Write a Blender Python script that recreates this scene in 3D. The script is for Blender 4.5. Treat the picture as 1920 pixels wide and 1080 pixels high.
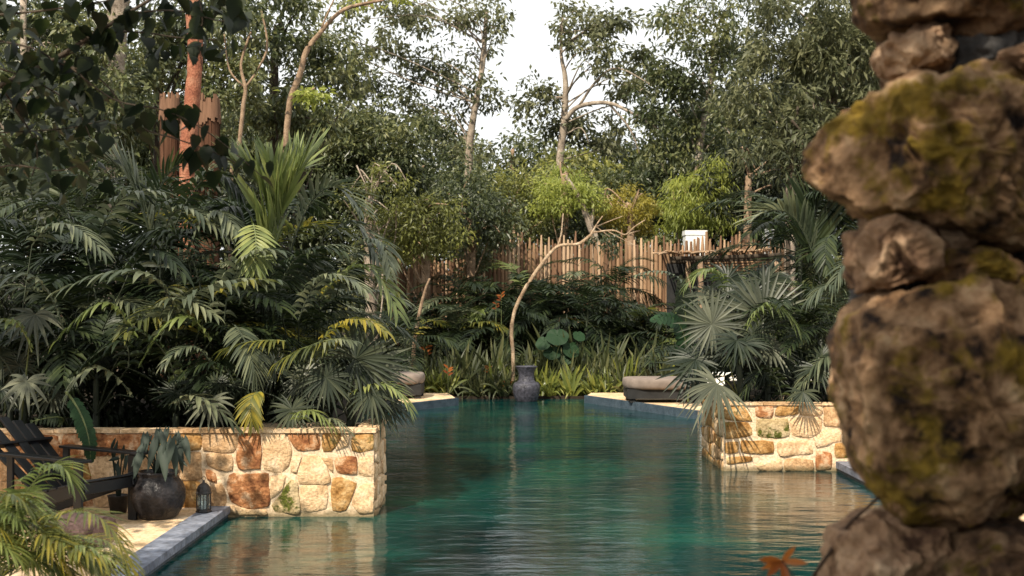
import bpy, math, random
import numpy as np
from mathutils import Vector, Matrix, noise
for o in list(bpy.data.objects): bpy.data.objects.remove(o)
S = bpy.context.scene
COL = S.collection
R = math.radians
random.seed(7); rng = np.random.default_rng(7)

# ------------------------------------------------------------------ camera
F = 2400.0            # focal length in photo pixels (1920 wide)
CH = 1.9              # camera height over the water
HZ = 572.0            # horizon row in the photo
cam = bpy.data.cameras.new('camera'); camo = bpy.data.objects.new('camera', cam); COL.objects.link(camo)
camo.location = (0, 0, CH); camo.rotation_euler = (R(90), 0, 0)
cam.sensor_width = 36; cam.lens = 45; cam.shift_y = 32/1920
cam.clip_start = .05; cam.clip_end = 1000
cam.dof.use_dof = True; cam.dof.focus_distance = 14; cam.dof.aperture_fstop = 3.8
S.camera = camo
# ------------------------------------------------------------------ light
SUN_EL, SUN_AZ = 46, -24          # azimuth: degrees right of straight behind the camera
e, a = R(SUN_EL), R(SUN_AZ)
tosun = Vector((math.sin(a)*math.cos(e), -math.cos(a)*math.cos(e), math.sin(e)))
sun = bpy.data.lights.new('sun', 'SUN'); sun.energy = 5.0; sun.angle = R(.6); sun.color = (1, .90, .74)
suno = bpy.data.objects.new('sun', sun); COL.objects.link(suno)
suno.rotation_euler = tosun.to_track_quat('Z', 'Y').to_euler(); suno.location = (0, -5, 30)
W = bpy.data.worlds.new('World'); S.world = W; W.use_nodes = True
nt = W.node_tree; nt.nodes.clear()
out = nt.nodes.new('ShaderNodeOutputWorld'); bg = nt.nodes.new('ShaderNodeBackground'); bg2 = nt.nodes.new('ShaderNodeBackground')
sky = nt.nodes.new('ShaderNodeTexSky'); sky.sky_type = 'NISHITA'; sky.sun_disc = False
sky.sun_elevation = e; sky.sun_rotation = math.atan2(tosun.x, tosun.y)
sky.air_density = 1.2; sky.dust_density = 2.5
bg.inputs[1].default_value = .13
bg2.inputs[0].default_value = (.985, 1.0, .99, 1); bg2.inputs[1].default_value = .95
tc = nt.nodes.new('ShaderNodeTexCoord'); nz = nt.nodes.new('ShaderNodeTexNoise'); nz.inputs['Scale'].default_value = 2.2; nz.inputs['Detail'].default_value = 6
mr = nt.nodes.new('ShaderNodeMapRange'); mr.inputs['From Min'].default_value = .3; mr.inputs['From Max'].default_value = .62
mr.inputs['To Min'].default_value = .93; mr.inputs['To Max'].default_value = 1.0
mx = nt.nodes.new('ShaderNodeMixShader')
L = nt.links.new
L(tc.outputs['Generated'], nz.inputs['Vector']); L(nz.outputs[0], mr.inputs[0]); L(mr.outputs[0], mx.inputs[0])
L(sky.outputs[0], bg.inputs[0]); L(bg.outputs[0], mx.inputs[1]); L(bg2.outputs[0], mx.inputs[2]); L(mx.outputs[0], out.inputs[0])
S.view_settings.view_transform = 'Standard'; S.view_settings.look = 'None'
S.view_settings.exposure = 0.45; S.view_settings.gamma = 1
S.view_settings.use_curve_mapping = False
S.render.engine = 'CYCLES'
try:
    S.cycles.max_bounces = 6; S.cycles.diffuse_bounces = 3; S.cycles.glossy_bounces = 3; S.cycles.transmission_bounces = 3
except Exception: pass

# ------------------------------------------------------------------ helpers
def P(px, py, Y):
    return Vector(((px-960)/F*Y, Y, CH-(py-HZ)/F*Y))
def mesh_np(name, V, Fc, mats, mi=None, smooth=False):
    V = np.asarray(V, dtype=np.float32); Fc = np.asarray(Fc, dtype=np.int32)
    me = bpy.data.meshes.new(name); n = Fc.shape[1]
    me.vertices.add(len(V)); me.vertices.foreach_set('co', V.ravel())
    me.loops.add(Fc.size); me.loops.foreach_set('vertex_index', Fc.ravel())
    me.polygons.add(len(Fc)); me.polygons.foreach_set('loop_start', np.arange(len(Fc), dtype=np.int32)*n)
    if mi is not None: me.polygons.foreach_set('material_index', np.asarray(mi, dtype=np.int32))
    me.polygons.foreach_set('use_smooth', np.full(len(Fc), smooth))
    me.update(calc_edges=True)
    for m in mats: me.materials.append(m)
    return me
class MB:
    """collects verts and faces; builds ONE mesh object"""
    def __init__(s): s.v = []; s.f = []; s.m = []
    def add(s, vs, fs, m=0):
        o = len(s.v); s.v += [tuple(v) for v in vs]; s.f += [tuple(i+o for i in f) for f in fs]; s.m += [m]*len(fs)
    def box(s, x0, x1, y0, y1, z0, z1, m=0, M=None):
        vs = [Vector((x, y, z)) for x in (x0, x1) for y in (y0, y1) for z in (z0, z1)]
        if M is not None: vs = [M @ v for v in vs]
        s.add(vs, [(0,1,3,2),(4,6,7,5),(0,4,5,1),(2,3,7,6),(0,2,6,4),(1,5,7,3)], m)
    def tube(s, pts, rad, n=7, m=0, sub=3, cap=True, wob=0):
        pts = [Vector(p) for p in pts]
        if sub > 1 and len(pts) > 2: pts, rad = spline(pts, rad, sub)
        rings = []; ref = Vector((.31, .17, .93))
        for i, p in enumerate(pts):
            t = (pts[min(i+1, len(pts)-1)]-pts[max(i-1, 0)])
            t = t.normalized() if t.length > 1e-9 else Vector((0,0,1))
            if abs(t.dot(ref)) > .95: u = t.cross(Vector((1,0,0))).normalized()
            else: u = t.cross(ref).normalized()
            w = t.cross(u)
            rings.append([p+(u*math.cos(k*2*math.pi/n)+w*math.sin(k*2*math.pi/n))*rad[i]*(1+wob*noise.noise(p*6+Vector((k,0,0)))) for k in range(n)])
        vs = [v for r in rings for v in r]
        fs = [(i*n+k, i*n+(k+1)%n, (i+1)*n+(k+1)%n, (i+1)*n+k) for i in range(len(rings)-1) for k in range(n)]
        if cap: fs += [tuple(range(n))[::-1], tuple((len(rings)-1)*n+k for k in range(n))]
        s.add(vs, fs, m)
    def lathe(s, prof, c=(0,0,0), n=24, m=0):
        c = Vector(c); vs = []; k_ = len(prof)
        for (r, z) in prof:
            for k in range(n): vs.append(c+Vector((r*math.cos(k*2*math.pi/n), r*math.sin(k*2*math.pi/n), z)))
        fs = [(i*n+k, i*n+(k+1)%n, (i+1)*n+(k+1)%n, (i+1)*n+k) for i in range(k_-1) for k in range(n)]
        s.add(vs, fs, m)
    def mesh(s, name, mats, smooth=False):
        me = bpy.data.meshes.new(name); me.from_pydata(s.v, [], s.f)
        for m in (mats if isinstance(mats, (list, tuple)) else [mats]): me.materials.append(m)
        me.polygons.foreach_set('material_index', s.m)
        me.polygons.foreach_set('use_smooth', [smooth]*len(s.f)); me.update()
        return me
    def build(s, name, mats, parent=None, smooth=False):
        return link(name, s.mesh(name, mats, smooth), parent)
def link(name, me, parent=None, loc=None, rot=None):
    o = bpy.data.objects.new(name, me); COL.objects.link(o)
    if parent is not None: o.parent = parent
    if loc is not None: o.location = loc
    if rot is not None: o.rotation_euler = rot
    return o
def spline(pts, rad, sub):
    P_, R_ = [], []
    n = len(pts)
    for i in range(n-1):
        a0, a1, a2, a3 = pts[max(i-1,0)], pts[i], pts[i+1], pts[min(i+2,n-1)]
        for k in range(sub):
            t = k/sub
            P_.append(.5*((2*a1)+(a2-a0)*t+(2*a0-5*a1+4*a2-a3)*t*t+(3*a1-a0-3*a2+a3)*t**3))
            R_.append(rad[i]*(1-t)+rad[i+1]*t)
    P_.append(pts[-1]); R_.append(rad[-1])
    return P_, R_
def tag(o, label=None, cat=None, group=None, kind=None):
    if label: o['label'] = label
    if cat: o['category'] = cat
    if group: o['group'] = group
    if kind: o['kind'] = kind
    return o
def thing(name, loc, label, cat, group=None, rz=0):
    o = bpy.data.objects.new(name, None); COL.objects.link(o); o.location = loc; o.rotation_euler = (0, 0, rz)
    o.empty_display_size = .2
    return tag(o, label, cat, group)

# ------------------------------------------------------------------ materials
def newmat(name):
    m = bpy.data.materials.new(name); m.use_nodes = True
    t = m.node_tree; b = t.nodes['Principled BSDF']
    return m, t, b
def ramp(t, stops):
    r = t.nodes.new('ShaderNodeValToRGB'); e_ = r.color_ramp.elements
    while len(e_) < len(stops): e_.new(.5)
    for i, (p, c) in enumerate(stops): e_[i].position = p; e_[i].color = (*c, 1)
    return r
def stone_mat(name, stops, scale=6, rough=.9, bump=.4, spots=None, coord='Object', fine=40):
    m, t, b = newmat(name)
    c = t.nodes.new('ShaderNodeTexCoord'); n = t.nodes.new('ShaderNodeTexNoise')
    n.inputs['Scale'].default_value = scale; n.inputs['Detail'].default_value = 8; n.inputs['Roughness'].default_value = .62
    oi = t.nodes.new('ShaderNodeObjectInfo'); add = t.nodes.new('ShaderNodeVectorMath'); add.operation = 'ADD'
    mul = t.nodes.new('ShaderNodeMath'); mul.operation = 'MULTIPLY'; mul.inputs[1].default_value = 37
    t.links.new(oi.outputs['Random'], mul.inputs[0])
    t.links.new(c.outputs[coord], add.inputs[0]); t.links.new(mul.outputs[0], add.inputs[1]); t.links.new(add.outputs[0], n.inputs['Vector'])
    r = ramp(t, stops); t.links.new(n.outputs[0], r.inputs[0])
    last = r.outputs[0]
    n2 = t.nodes.new('ShaderNodeTexNoise'); n2.inputs['Scale'].default_value = fine; n2.inputs['Detail'].default_value = 6
    t.links.new(add.outputs[0], n2.inputs['Vector'])
    mxa = t.nodes.new('ShaderNodeMix'); mxa.data_type = 'RGBA'; mxa.blend_type = 'MULTIPLY'; mxa.inputs[0].default_value = .75
    r3 = ramp(t, [(.3, (.55,.5,.45)), (.6, (1.1,1.1,1.1))]); t.links.new(n2.outputs[0], r3.inputs[0])
    t.links.new(last, mxa.inputs[6]); t.links.new(r3.outputs[0], mxa.inputs[7]); last = mxa.outputs[2]
    if spots:
        col, sc, lo, hi = spots
        n3 = t.nodes.new('ShaderNodeTexNoise'); n3.inputs['Scale'].default_value = sc; n3.inputs['Detail'].default_value = 7; n3.inputs['Roughness'].default_value = .65
        add2 = t.nodes.new('ShaderNodeVectorMath'); add2.operation = 'ADD'; add2.inputs[1].default_value = (5.3, 2.1, 9.7)
        t.links.new(add.outputs[0], add2.inputs[0]); t.links.new(add2.outputs[0], n3.inputs['Vector'])
        m2 = t.nodes.new('ShaderNodeMapRange'); m2.inputs['From Min'].default_value = lo; m2.inputs['From Max'].default_value = hi
        t.links.new(n3.outputs[0], m2.inputs[0])
        mm = t.nodes.new('ShaderNodeMix'); mm.data_type = 'RGBA'
        t.links.new(m2.outputs[0], mm.inputs[0]); t.links.new(last, mm.inputs[6]); mm.inputs[7].default_value = (*col, 1)
        # moss is itself mottled
        r4 = ramp(t, [(.35, tuple(x*.45 for x in col)), (.65, col)]); t.links.new(n2.outputs[0], r4.inputs[0]); t.links.new(r4.outputs[0], mm.inputs[7])
        last = mm.outputs[2]
    if 'limestone' in name or name == 'mortar':      # algae and damp just above the water
        ge = t.nodes.new('ShaderNodeNewGeometry'); sx = t.nodes.new('ShaderNodeSeparateXYZ'); t.links.new(ge.outputs['Position'], sx.inputs[0])
        nd = t.nodes.new('ShaderNodeMath'); nd.operation = 'MULTIPLY_ADD'; nd.inputs[1].default_value = -.14; t.links.new(n.outputs[0], nd.inputs[0]); t.links.new(sx.outputs[2], nd.inputs[2])
        md = t.nodes.new('ShaderNodeMapRange'); md.inputs['From Min'].default_value = -.05; md.inputs['From Max'].default_value = .0; md.inputs['To Min'].default_value = .8; md.inputs['To Max'].default_value = 0
        t.links.new(nd.outputs[0], md.inputs[0]); mw = t.nodes.new('ShaderNodeMix'); mw.data_type = 'RGBA'; t.links.new(md.outputs[0], mw.inputs[0]); t.links.new(last, mw.inputs[6]); mw.inputs[7].default_value = (.13,.10,.045,1); last = mw.outputs[2]
    t.links.new(last, b.inputs['Base Color']); b.inputs['Roughness'].default_value = rough
    b.inputs['Specular IOR Level'].default_value = .25
    bp = t.nodes.new('ShaderNodeBump'); bp.inputs['Strength'].default_value = bump; bp.inputs['Distance'].default_value = .02
    mh = t.nodes.new('ShaderNodeMath'); mh.operation = 'ADD'; t.links.new(n.outputs[0], mh.inputs[0]); t.links.new(n2.outputs[0], mh.inputs[1])
    t.links.new(mh.outputs[0], bp.inputs['Height']); t.links.new(bp.outputs[0], b.inputs['Normal'])
    return m
def leaf_mat(name, stops, rough=.42, trans=.22, spec=.5, per='island', nscale=.8):
    """stops over a random value per leaf"""
    m, t, b = newmat(name)
    if per == 'island':
        g = t.nodes.new('ShaderNodeNewGeometry'); src = g.outputs['Random Per Island']
    else:
        g = t.nodes.new('ShaderNodeObjectInfo'); src = g.outputs['Random']
    c = t.nodes.new('ShaderNodeTexCoord'); n = t.nodes.new('ShaderNodeTexNoise'); n.inputs['Scale'].default_value = nscale; n.inputs['Detail'].default_value = 3
    t.links.new(c.outputs['Object'], n.inputs['Vector'])
    ma = t.nodes.new('ShaderNodeMath'); ma.operation = 'MULTIPLY_ADD'; ma.inputs[1].default_value = .45
    mb = t.nodes.new('ShaderNodeMath'); mb.operation = 'MULTIPLY_ADD'; mb.inputs[1].default_value = 1.6; mb.inputs[2].default_value = -.52
    t.links.new(n.outputs[0], mb.inputs[0]); t.links.new(src, ma.inputs[0]); t.links.new(mb.outputs[0], ma.inputs[2])
    r = ramp(t, stops); t.links.new(ma.outputs[0], r.inputs[0])
    t.links.new(r.outputs[0], b.inputs['Base Color']); b.inputs['Roughness'].default_value = rough; b.inputs['Specular IOR Level'].default_value = spec
    tr = t.nodes.new('ShaderNodeBsdfTranslucent'); hs = t.nodes.new('ShaderNodeHueSaturation'); hs.inputs['Value'].default_value = 2.0
    t.links.new(r.outputs[0], hs.inputs['Color']); t.links.new(hs.outputs[0], tr.inputs['Color'])
    ms = t.nodes.new('ShaderNodeMixShader'); ms.inputs[0].default_value = trans
    t.links.new(b.outputs[0], ms.inputs[1]); t.links.new(tr.outputs[0], ms.inputs[2]); t.links.new(ms.outputs[0], t.nodes['Material Output'].inputs[0])
    return m
def plain(name, col, rough=.8, spec=.4, var=.25, scale=12, bump=.15, stretch=None):
    m, t, b = newmat(name)
    c = t.nodes.new('ShaderNodeTexCoord'); n = t.nodes.new('ShaderNodeTexNoise'); n.inputs['Scale'].default_value = scale; n.inputs['Detail'].default_value = 7
    src = c.outputs['Object']
    if stretch:
        mp = t.nodes.new('ShaderNodeMapping'); mp.inputs['Scale'].default_value = stretch; t.links.new(src, mp.inputs[0]); src = mp.outputs[0]
    t.links.new(src, n.inputs['Vector'])
    r = ramp(t, [(.3, tuple(x*(1-var) for x in col)), (.7, tuple(min(1, x*(1+var)) for x in col))])
    t.links.new(n.outputs[0], r.inputs[0]); t.links.new(r.outputs[0], b.inputs['Base Color'])
    b.inputs['Roughness'].default_value = rough; b.inputs['Specular IOR Level'].default_value = spec
    bp = t.nodes.new('ShaderNodeBump'); bp.inputs['Strength'].default_value = bump; bp.inputs['Distance'].default_value = .01
    t.links.new(n.outputs[0], bp.inputs['Height']); t.links.new(bp.outputs[0], b.inputs['Normal'])
    return m

M = {}
M['mortar'] = stone_mat('mortar', [(.3, (.60,.44,.28)), (.7, (.78,.62,.44))], 9, .95, .5)
M['s_cream'] = stone_mat('cream_limestone', [(.3, (.46,.29,.15)), (.5, (.66,.46,.27)), (.7, (.76,.60,.42))], 7, .9, .7)
M['s_tan'] = stone_mat('tan_limestone', [(.3, (.30,.17,.08)), (.5, (.50,.31,.16)), (.7, (.60,.43,.27))], 7, .9, .7)
M['s_rust'] = stone_mat('rust_limestone', [(.34, (.17,.06,.024)), (.5, (.38,.165,.065)), (.62, (.58,.38,.23))], 9, .9, .7)
M['s_moss'] = stone_mat('mossy_limestone', [(.3, (.36,.26,.12)), (.7, (.58,.45,.28))], 7, .9, .7, spots=((.10,.11,.015), 7, .52, .60))
M['s_ochre'] = stone_mat('ochre_limestone', [(.34, (.20,.09,.02)), (.52, (.42,.23,.08)), (.66, (.55,.38,.19))], 8, .9, .7, spots=((.16,.14,.02), 6, .58, .66))
M['coping'] = stone_mat('slate_coping', [(.3, (.09,.105,.14)), (.7, (.26,.28,.34))], 5, .55, .35, fine=22)
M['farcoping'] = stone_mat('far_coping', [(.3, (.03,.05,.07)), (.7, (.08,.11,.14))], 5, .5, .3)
M['deck'] = stone_mat('deck_floor', [(.32, (.50,.33,.17)), (.5, (.63,.45,.27)), (.68, (.74,.58,.40))], 3.5, .8, .25)
M['soil'] = plain('dark_soil', (.03,.022,.015), .95, .2, .4, 5, .4)
M['boulder'] = stone_mat('boulder_brown', [(.36, (.016,.009,.006)), (.47, (.09,.05,.026)), (.58, (.20,.125,.07)), (.72, (.30,.21,.13))], 9, .95, 1.0, spots=((.11,.075,.012), 6.0, .56, .62), fine=28)
M['boulder_bare'] = stone_mat('boulder_bare', [(.36, (.05,.024,.014)), (.49, (.24,.145,.085)), (.68, (.40,.28,.18))], 9, .95, .9, fine=28)
M['boulder_moss'] = stone_mat('boulder_mossy', [(.38, (.014,.008,.006)), (.46, (.14,.078,.038)), (.56, (.31,.19,.105)), (.70, (.46,.33,.20))], 9, .95, 1.0, spots=((.20,.13,.018), 6, .49, .58), fine=26)
M['boulder_grey'] = stone_mat('boulder_grey', [(.3, (.03,.03,.033)), (.7, (.10,.095,.09))], 5, .95, .9)
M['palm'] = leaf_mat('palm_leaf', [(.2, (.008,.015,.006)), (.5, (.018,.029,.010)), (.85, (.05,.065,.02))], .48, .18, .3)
M['palm_lite'] = leaf_mat('palm_leaf_light', [(.2, (.07,.095,.025)), (.55, (.14,.175,.05)), (.85, (.26,.28,.085))], .42, .3, .5)
M['palm_yel'] = leaf_mat('palm_leaf_yellowing', [(.2, (.05,.065,.02)), (.5, (.12,.125,.025)), (.85, (.30,.24,.03))], .45, .32, .45)
M['palm_grey'] = leaf_mat('palm_leaf_grey', [(.2, (.045,.06,.035)), (.5, (.10,.115,.065)), (.8, (.19,.20,.11))], .42, .2, .4)
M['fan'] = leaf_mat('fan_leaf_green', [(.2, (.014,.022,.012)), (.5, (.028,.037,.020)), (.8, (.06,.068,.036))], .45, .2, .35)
M['fan_grey'] = leaf_mat('fan_leaf_grey', [(.2, (.045,.052,.034)), (.5, (.085,.092,.06)), (.8, (.14,.145,.095))], .45, .2, .4)
M['stem'] = plain('palm_stem', (.10,.12,.04), .6, .4, .35, 9)
M['stem_dark'] = plain('palm_stem_dark', (.035,.045,.025), .6, .4, .35, 9)
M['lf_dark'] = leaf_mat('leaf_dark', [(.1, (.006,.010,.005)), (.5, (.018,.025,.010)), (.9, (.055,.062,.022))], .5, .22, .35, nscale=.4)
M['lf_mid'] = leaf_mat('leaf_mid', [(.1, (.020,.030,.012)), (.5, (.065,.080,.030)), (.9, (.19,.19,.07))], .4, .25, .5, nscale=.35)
M['lf_olive'] = leaf_mat('leaf_olive', [(.1, (.05,.055,.012)), (.5, (.14,.15,.032)), (.9, (.28,.26,.06))], .45, .28, .4, nscale=.35)
M['lf_lime'] = leaf_mat('leaf_lime', [(.1, (.12,.15,.03)), (.5, (.22,.25,.05)), (.9, (.36,.37,.08))], .45, .35, .4, nscale=.4)
M['lf_yel'] = leaf_mat('leaf_yellow', [(.1, (.15,.13,.022)), (.5, (.26,.22,.035)), (.9, (.36,.30,.05))], .45, .35, .4, nscale=.4)
M['lf_grey'] = leaf_mat('leaf_greygreen', [(.1, (.03,.038,.018)), (.5, (.085,.092,.042)), (.9, (.21,.21,.105))], .5, .28, .35, nscale=.3)
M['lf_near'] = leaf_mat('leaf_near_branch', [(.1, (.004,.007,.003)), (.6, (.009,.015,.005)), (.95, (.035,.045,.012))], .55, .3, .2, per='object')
M['strap'] = leaf_mat('strap_leaf', [(.1, (.018,.025,.010)), (.5, (.065,.075,.028)), (.9, (.21,.20,.085))], .4, .25, .5, nscale=1.2)
M['strap_yel'] = leaf_mat('strap_leaf_yellow', [(.1, (.07,.095,.025)), (.5, (.15,.17,.035)), (.9, (.30,.27,.05))], .4, .28, .5, nscale=1.2)
M['big_leaf'] = leaf_mat('elephant_ear_leaf', [(.2, (.008,.026,.009)), (.8, (.020,.055,.018))], .6, .25, .25)
M['pot_leaf'] = leaf_mat('pot_plant_leaf', [(.2, (.016,.026,.020)), (.8, (.035,.048,.034))], .6, .1, .25)
M['orange'] = leaf_mat('orange_leaf', [(.2, (.18,.04,.008)), (.8, (.34,.11,.018))], .5, .3, .4)
M['bark_pale'] = stone_mat('bark_pale', [(.3, (.14,.11,.085)), (.55, (.34,.28,.22)), (.7, (.46,.40,.33))], 5, .9, .6)
M['bark_tan'] = stone_mat('bark_tan', [(.3, (.17,.11,.07)), (.7, (.38,.27,.18))], 6, .9, .5)
M['bark_curved'] = stone_mat('bark_curved', [(.3, (.20,.13,.08)), (.5, (.36,.26,.17)), (.7, (.52,.42,.31))], 5, .9, .4)
M['bark_red'] = stone_mat('bark_red', [(.3, (.16,.05,.028)), (.5, (.30,.11,.06)), (.7, (.42,.20,.12))], 5, .75, .7)
M['bark_dark'] = stone_mat('bark_dark', [(.3, (.03,.022,.016)), (.7, (.09,.07,.05))], 6, .9, .6)
M['pole_a'] = plain('fence_wood_a', (.27,.165,.095), .9, .2, .4, 9, .4, (1,1,.12))
M['pole_b'] = plain('fence_wood_b', (.38,.26,.165), .9, .2, .35, 9, .4, (1,1,.12))
M['pole_c'] = plain('fence_wood_c', (.15,.085,.05), .9, .2, .4, 9, .4, (1,1,.12))
M['thatch'] = plain('thatch_fibre', (.10,.048,.028), .95, .15, .5, 16, .8, (1,1,.08))
M['thatch_cap'] = plain('thatch_fringe', (.18,.10,.062), .95, .15, .4, 16, .8, (1,1,.08))
M['chair'] = plain('black_painted_wood', (.004,.0045,.006), .35, .35, .3, 10, .2)
M['urn'] = stone_mat('urn_glaze', [(.3, (.018,.018,.024)), (.7, (.085,.085,.11))], 16, .38, .7)
M['pot'] = stone_mat('pot_glaze', [(.35, (.010,.010,.012)), (.66, (.035,.030,.030))], 8, .3, .5, spots=((.5,.46,.42), 5, .70, .72))
M['iron'] = plain('lantern_iron', (.02,.017,.016), .5, .5, .5, 30, .2)
M['cushion'] = plain('stone_slab', (.19,.15,.125), .85, .3, .18, 8, .2)
M['darkbase'] = plain('dark_base', (.02,.02,.02), .8, .3, .3, 8)
M['logbark'] = stone_mat('log_bark', [(.3, (.035,.022,.02)), (.7, (.11,.07,.065))], 14, .9, .9)
M['logend'] = stone_mat('log_cut_end', [(.3, (.10,.06,.055)), (.7, (.22,.15,.135))], 14, .9, .6)
M['white'] = plain('white_plaster', (.72,.73,.70), .8, .3, .12, 4)
M['twig'] = plain('twig', (.04,.022,.012), .8, .3, .3, 20)
# glass of the lantern
m, t, b = newmat('lantern_glass'); b.inputs['Base Color'].default_value = (.55,.68,.68,1); b.inputs['Roughness'].default_value = .15; b.inputs['Transmission Weight'].default_value = .7; M['glass'] = m
m, t, b = newmat('candle_wax'); b.inputs['Base Color'].default_value = (.75,.74,.66,1); b.inputs['Roughness'].default_value = .5; M['wax'] = m
# water
m, t, b = newmat('pool_water'); M['water'] = m
b.inputs['Roughness'].default_value = .03; b.inputs['IOR'].default_value = 1.33; b.inputs['Specular IOR Level'].default_value = .5
c = t.nodes.new('ShaderNodeTexCoord')
n = t.nodes.new('ShaderNodeTexNoise'); n.inputs['Scale'].default_value = .55; n.inputs['Detail'].default_value = 4; n.inputs['Distortion'].default_value = .6
t.links.new(c.outputs['Object'], n.inputs['Vector'])
r = ramp(t, [(.32, (.000,.013,.016)), (.52, (.001,.030,.028)), (.72, (.004,.068,.048))])  # lighter green patches imitate sunlit pool floor in the base colour
t.links.new(n.outputs[0], r.inputs[0]); t.links.new(r.outputs[0], b.inputs['Base Color'])
def wave(scale, detail, sx, sy):
    mp = t.nodes.new('ShaderNodeMapping'); mp.inputs['Scale'].default_value = (sx, sy, 1); t.links.new(c.outputs['Object'], mp.inputs[0])
    w = t.nodes.new('ShaderNodeTexNoise'); w.inputs['Scale'].default_value = scale; w.inputs['Detail'].default_value = detail; t.links.new(mp.outputs[0], w.inputs['Vector'])
    return w.outputs[0]
w1 = wave(1.6, 2, .6, 1); w2 = wave(6.5, 5, .45, 1)
s1 = t.nodes.new('ShaderNodeMath'); s1.operation = 'MULTIPLY_ADD'; s1.inputs[1].default_value = .65
t.links.new(w2, s1.inputs[0]); t.links.new(w1, s1.inputs[2])
bp = t.nodes.new('ShaderNodeBump'); bp.inputs['Strength'].default_value = 1.0; bp.inputs['Distance'].default_value = .016
t.links.new(s1.outputs[0], bp.inputs['Height']); t.links.new(bp.outputs[0], b.inputs['Normal'])

# ------------------------------------------------------------------ setting
def struct(name, mb, mat): return tag(mb.build(name, mat), kind='structure')
# ground: one large sheet with a hole for the pool
gx0, gx1, gy0, gy1 = -9, 9, -3, 25.9
g = MB(); B = 400
def quad(x0, x1, y0, y1, z=.05): g.add([(x0,y0,z),(x1,y0,z),(x1,y1,z),(x0,y1,z)], [(0,1,2,3)])
quad(-B, B, gy1, B); quad(-B, B, -B, gy0); quad(-B, gx0, gy0, gy1); quad(gx1, B, gy0, gy1)
# shore face down into the water
g.add([(gx0,gy1,.05),(gx1,gy1,.05),(gx1,gy1,-1.5),(gx0,gy1,-1.5)], [(0,1,2,3)])
struct('ground', g, M['soil'])
w = MB(); w.add([(gx0,gy0,0),(gx1,gy0,0),(gx1,gy1,0),(gx0,gy1,0)], [(0,1,2,3)]); struct('water', w, M['water'])
LW, LX = 11.5, -1.231           # left wall face depth, corner
RW, RX = 14.66, 2.413
WH = .784
# soil beds behind the planter walls
s = MB(); s.box(-9, LX-.14, LW+.16, 12.3, -.8, WH-.1); s.box(-9, -2.55, 12.3, 22.6, -.8, WH-.12); struct('left_bed', s, M['soil'])
s = MB(); s.box(RX+.16, 9, RW+.16, 16.3, -.8, WH-.1); s.box(3.5, 9, 16.3, 21.0, -.8, WH-.12); struct('right_bed', s, M['soil'])
# left deck with its coping
DZ = .088
s = MB(); s.box(-9, -2.75, -3, LW-.004, -.8, DZ-.008); struct('deck', s, M['deck'])
cp = MB(); 
ys = [2.6, 4.4, 6.2, 8.05, 9.8, LW-.006]
cpt = thing('pool_coping', (-2.64, 9.8, 0), 'slate grey coping along the near left deck, ending under the lantern', 'coping')
for y0, y1 in zip(ys, ys[1:]):
    k = MB(); k.box(-2.75+2.64, -2.53+2.64, y0+.003-9.8, y1-.003-9.8, .035, .096); k.build('slab', M['coping'], cpt)
k = MB(); k.box(-2.75+2.64+.004, -2.55+2.64, 2.6-9.8, LW-.008-9.8, -.8, .035); k.build('riser', M['farcoping'], cpt)
# far left and far right decks, with copings
def far_deck(pts, label, h=.13):
    """pts: pool edge polyline (world xy) ; the deck lies behind it"""
    t_ = thing('poolside_deck', (pts[0][0], pts[0][1], 0), label, 'deck')
    o = Vector((pts[0][0], pts[0][1], 0))
    top = MB(); n_ = len(pts)
    top.add([Vector((x, y, h))-o for x, y in pts]+[Vector((x, y, .0))-o for x, y in pts], [tuple(range(n_))]+[(i, (i+1)%n_, n_+(i+1)%n_, n_+i) for i in range(n_)])
    top.build('paving', M['deck'], t_)
    return t_, o
def coping_run(t_, o, a_, b_, wd=.3, h=.142):
    a_, b_ = Vector((*a_, 0)), Vector((*b_, 0)); d = (b_-a_); L_ = d.length; ang = math.atan2(d.y, d.x)
    k = MB(); nseg = max(1, int(L_/.9))
    for i in range(nseg):
        mbx = MB(); Mx = Matrix.Translation(a_-o) @ Matrix.Rotation(ang, 4, 'Z')
        mbx.box(i*L_/nseg+.003, (i+1)*L_/nseg-.003, -.03, .035, -.5, h+.004, 0, Mx); mbx.build('coping_slab', M['farcoping'], t_)
tl, o = far_deck([(-7.5, 22.4), (-1.9, 22.9), (-1.05, 24.2), (-1.3, 25.85), (-7.5, 25.85)], 'low pale deck at the far left corner of the pool')
coping_run(tl, o, (-7.5, 22.38), (-1.9, 22.88)); coping_run(tl, o, (-1.87, 22.9), (-1.03, 24.2))
tr_, o = far_deck([(1.45, 24.9), (3.1, 21.3), (8.9, 21.1), (8.9, 25.85), (1.6, 25.85)], 'low pale deck at the far right under the rounded bench')
coping_run(tr_, o, (1.43, 24.9), (3.08, 21.3)); coping_run(tr_, o, (3.1, 21.28), (8.9, 21.08))
# distant ground behind the fence rises slightly (hides the horizon line)
s = MB(); s.add([(-120,34,.054),(120,34,.054),(120,90,3.0),(-120,90,3.0),(-120,200,7),(120,200,7)], [(0,1,2,3),(3,2,5,4)]); struct('hill', s, M['soil'])

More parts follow.
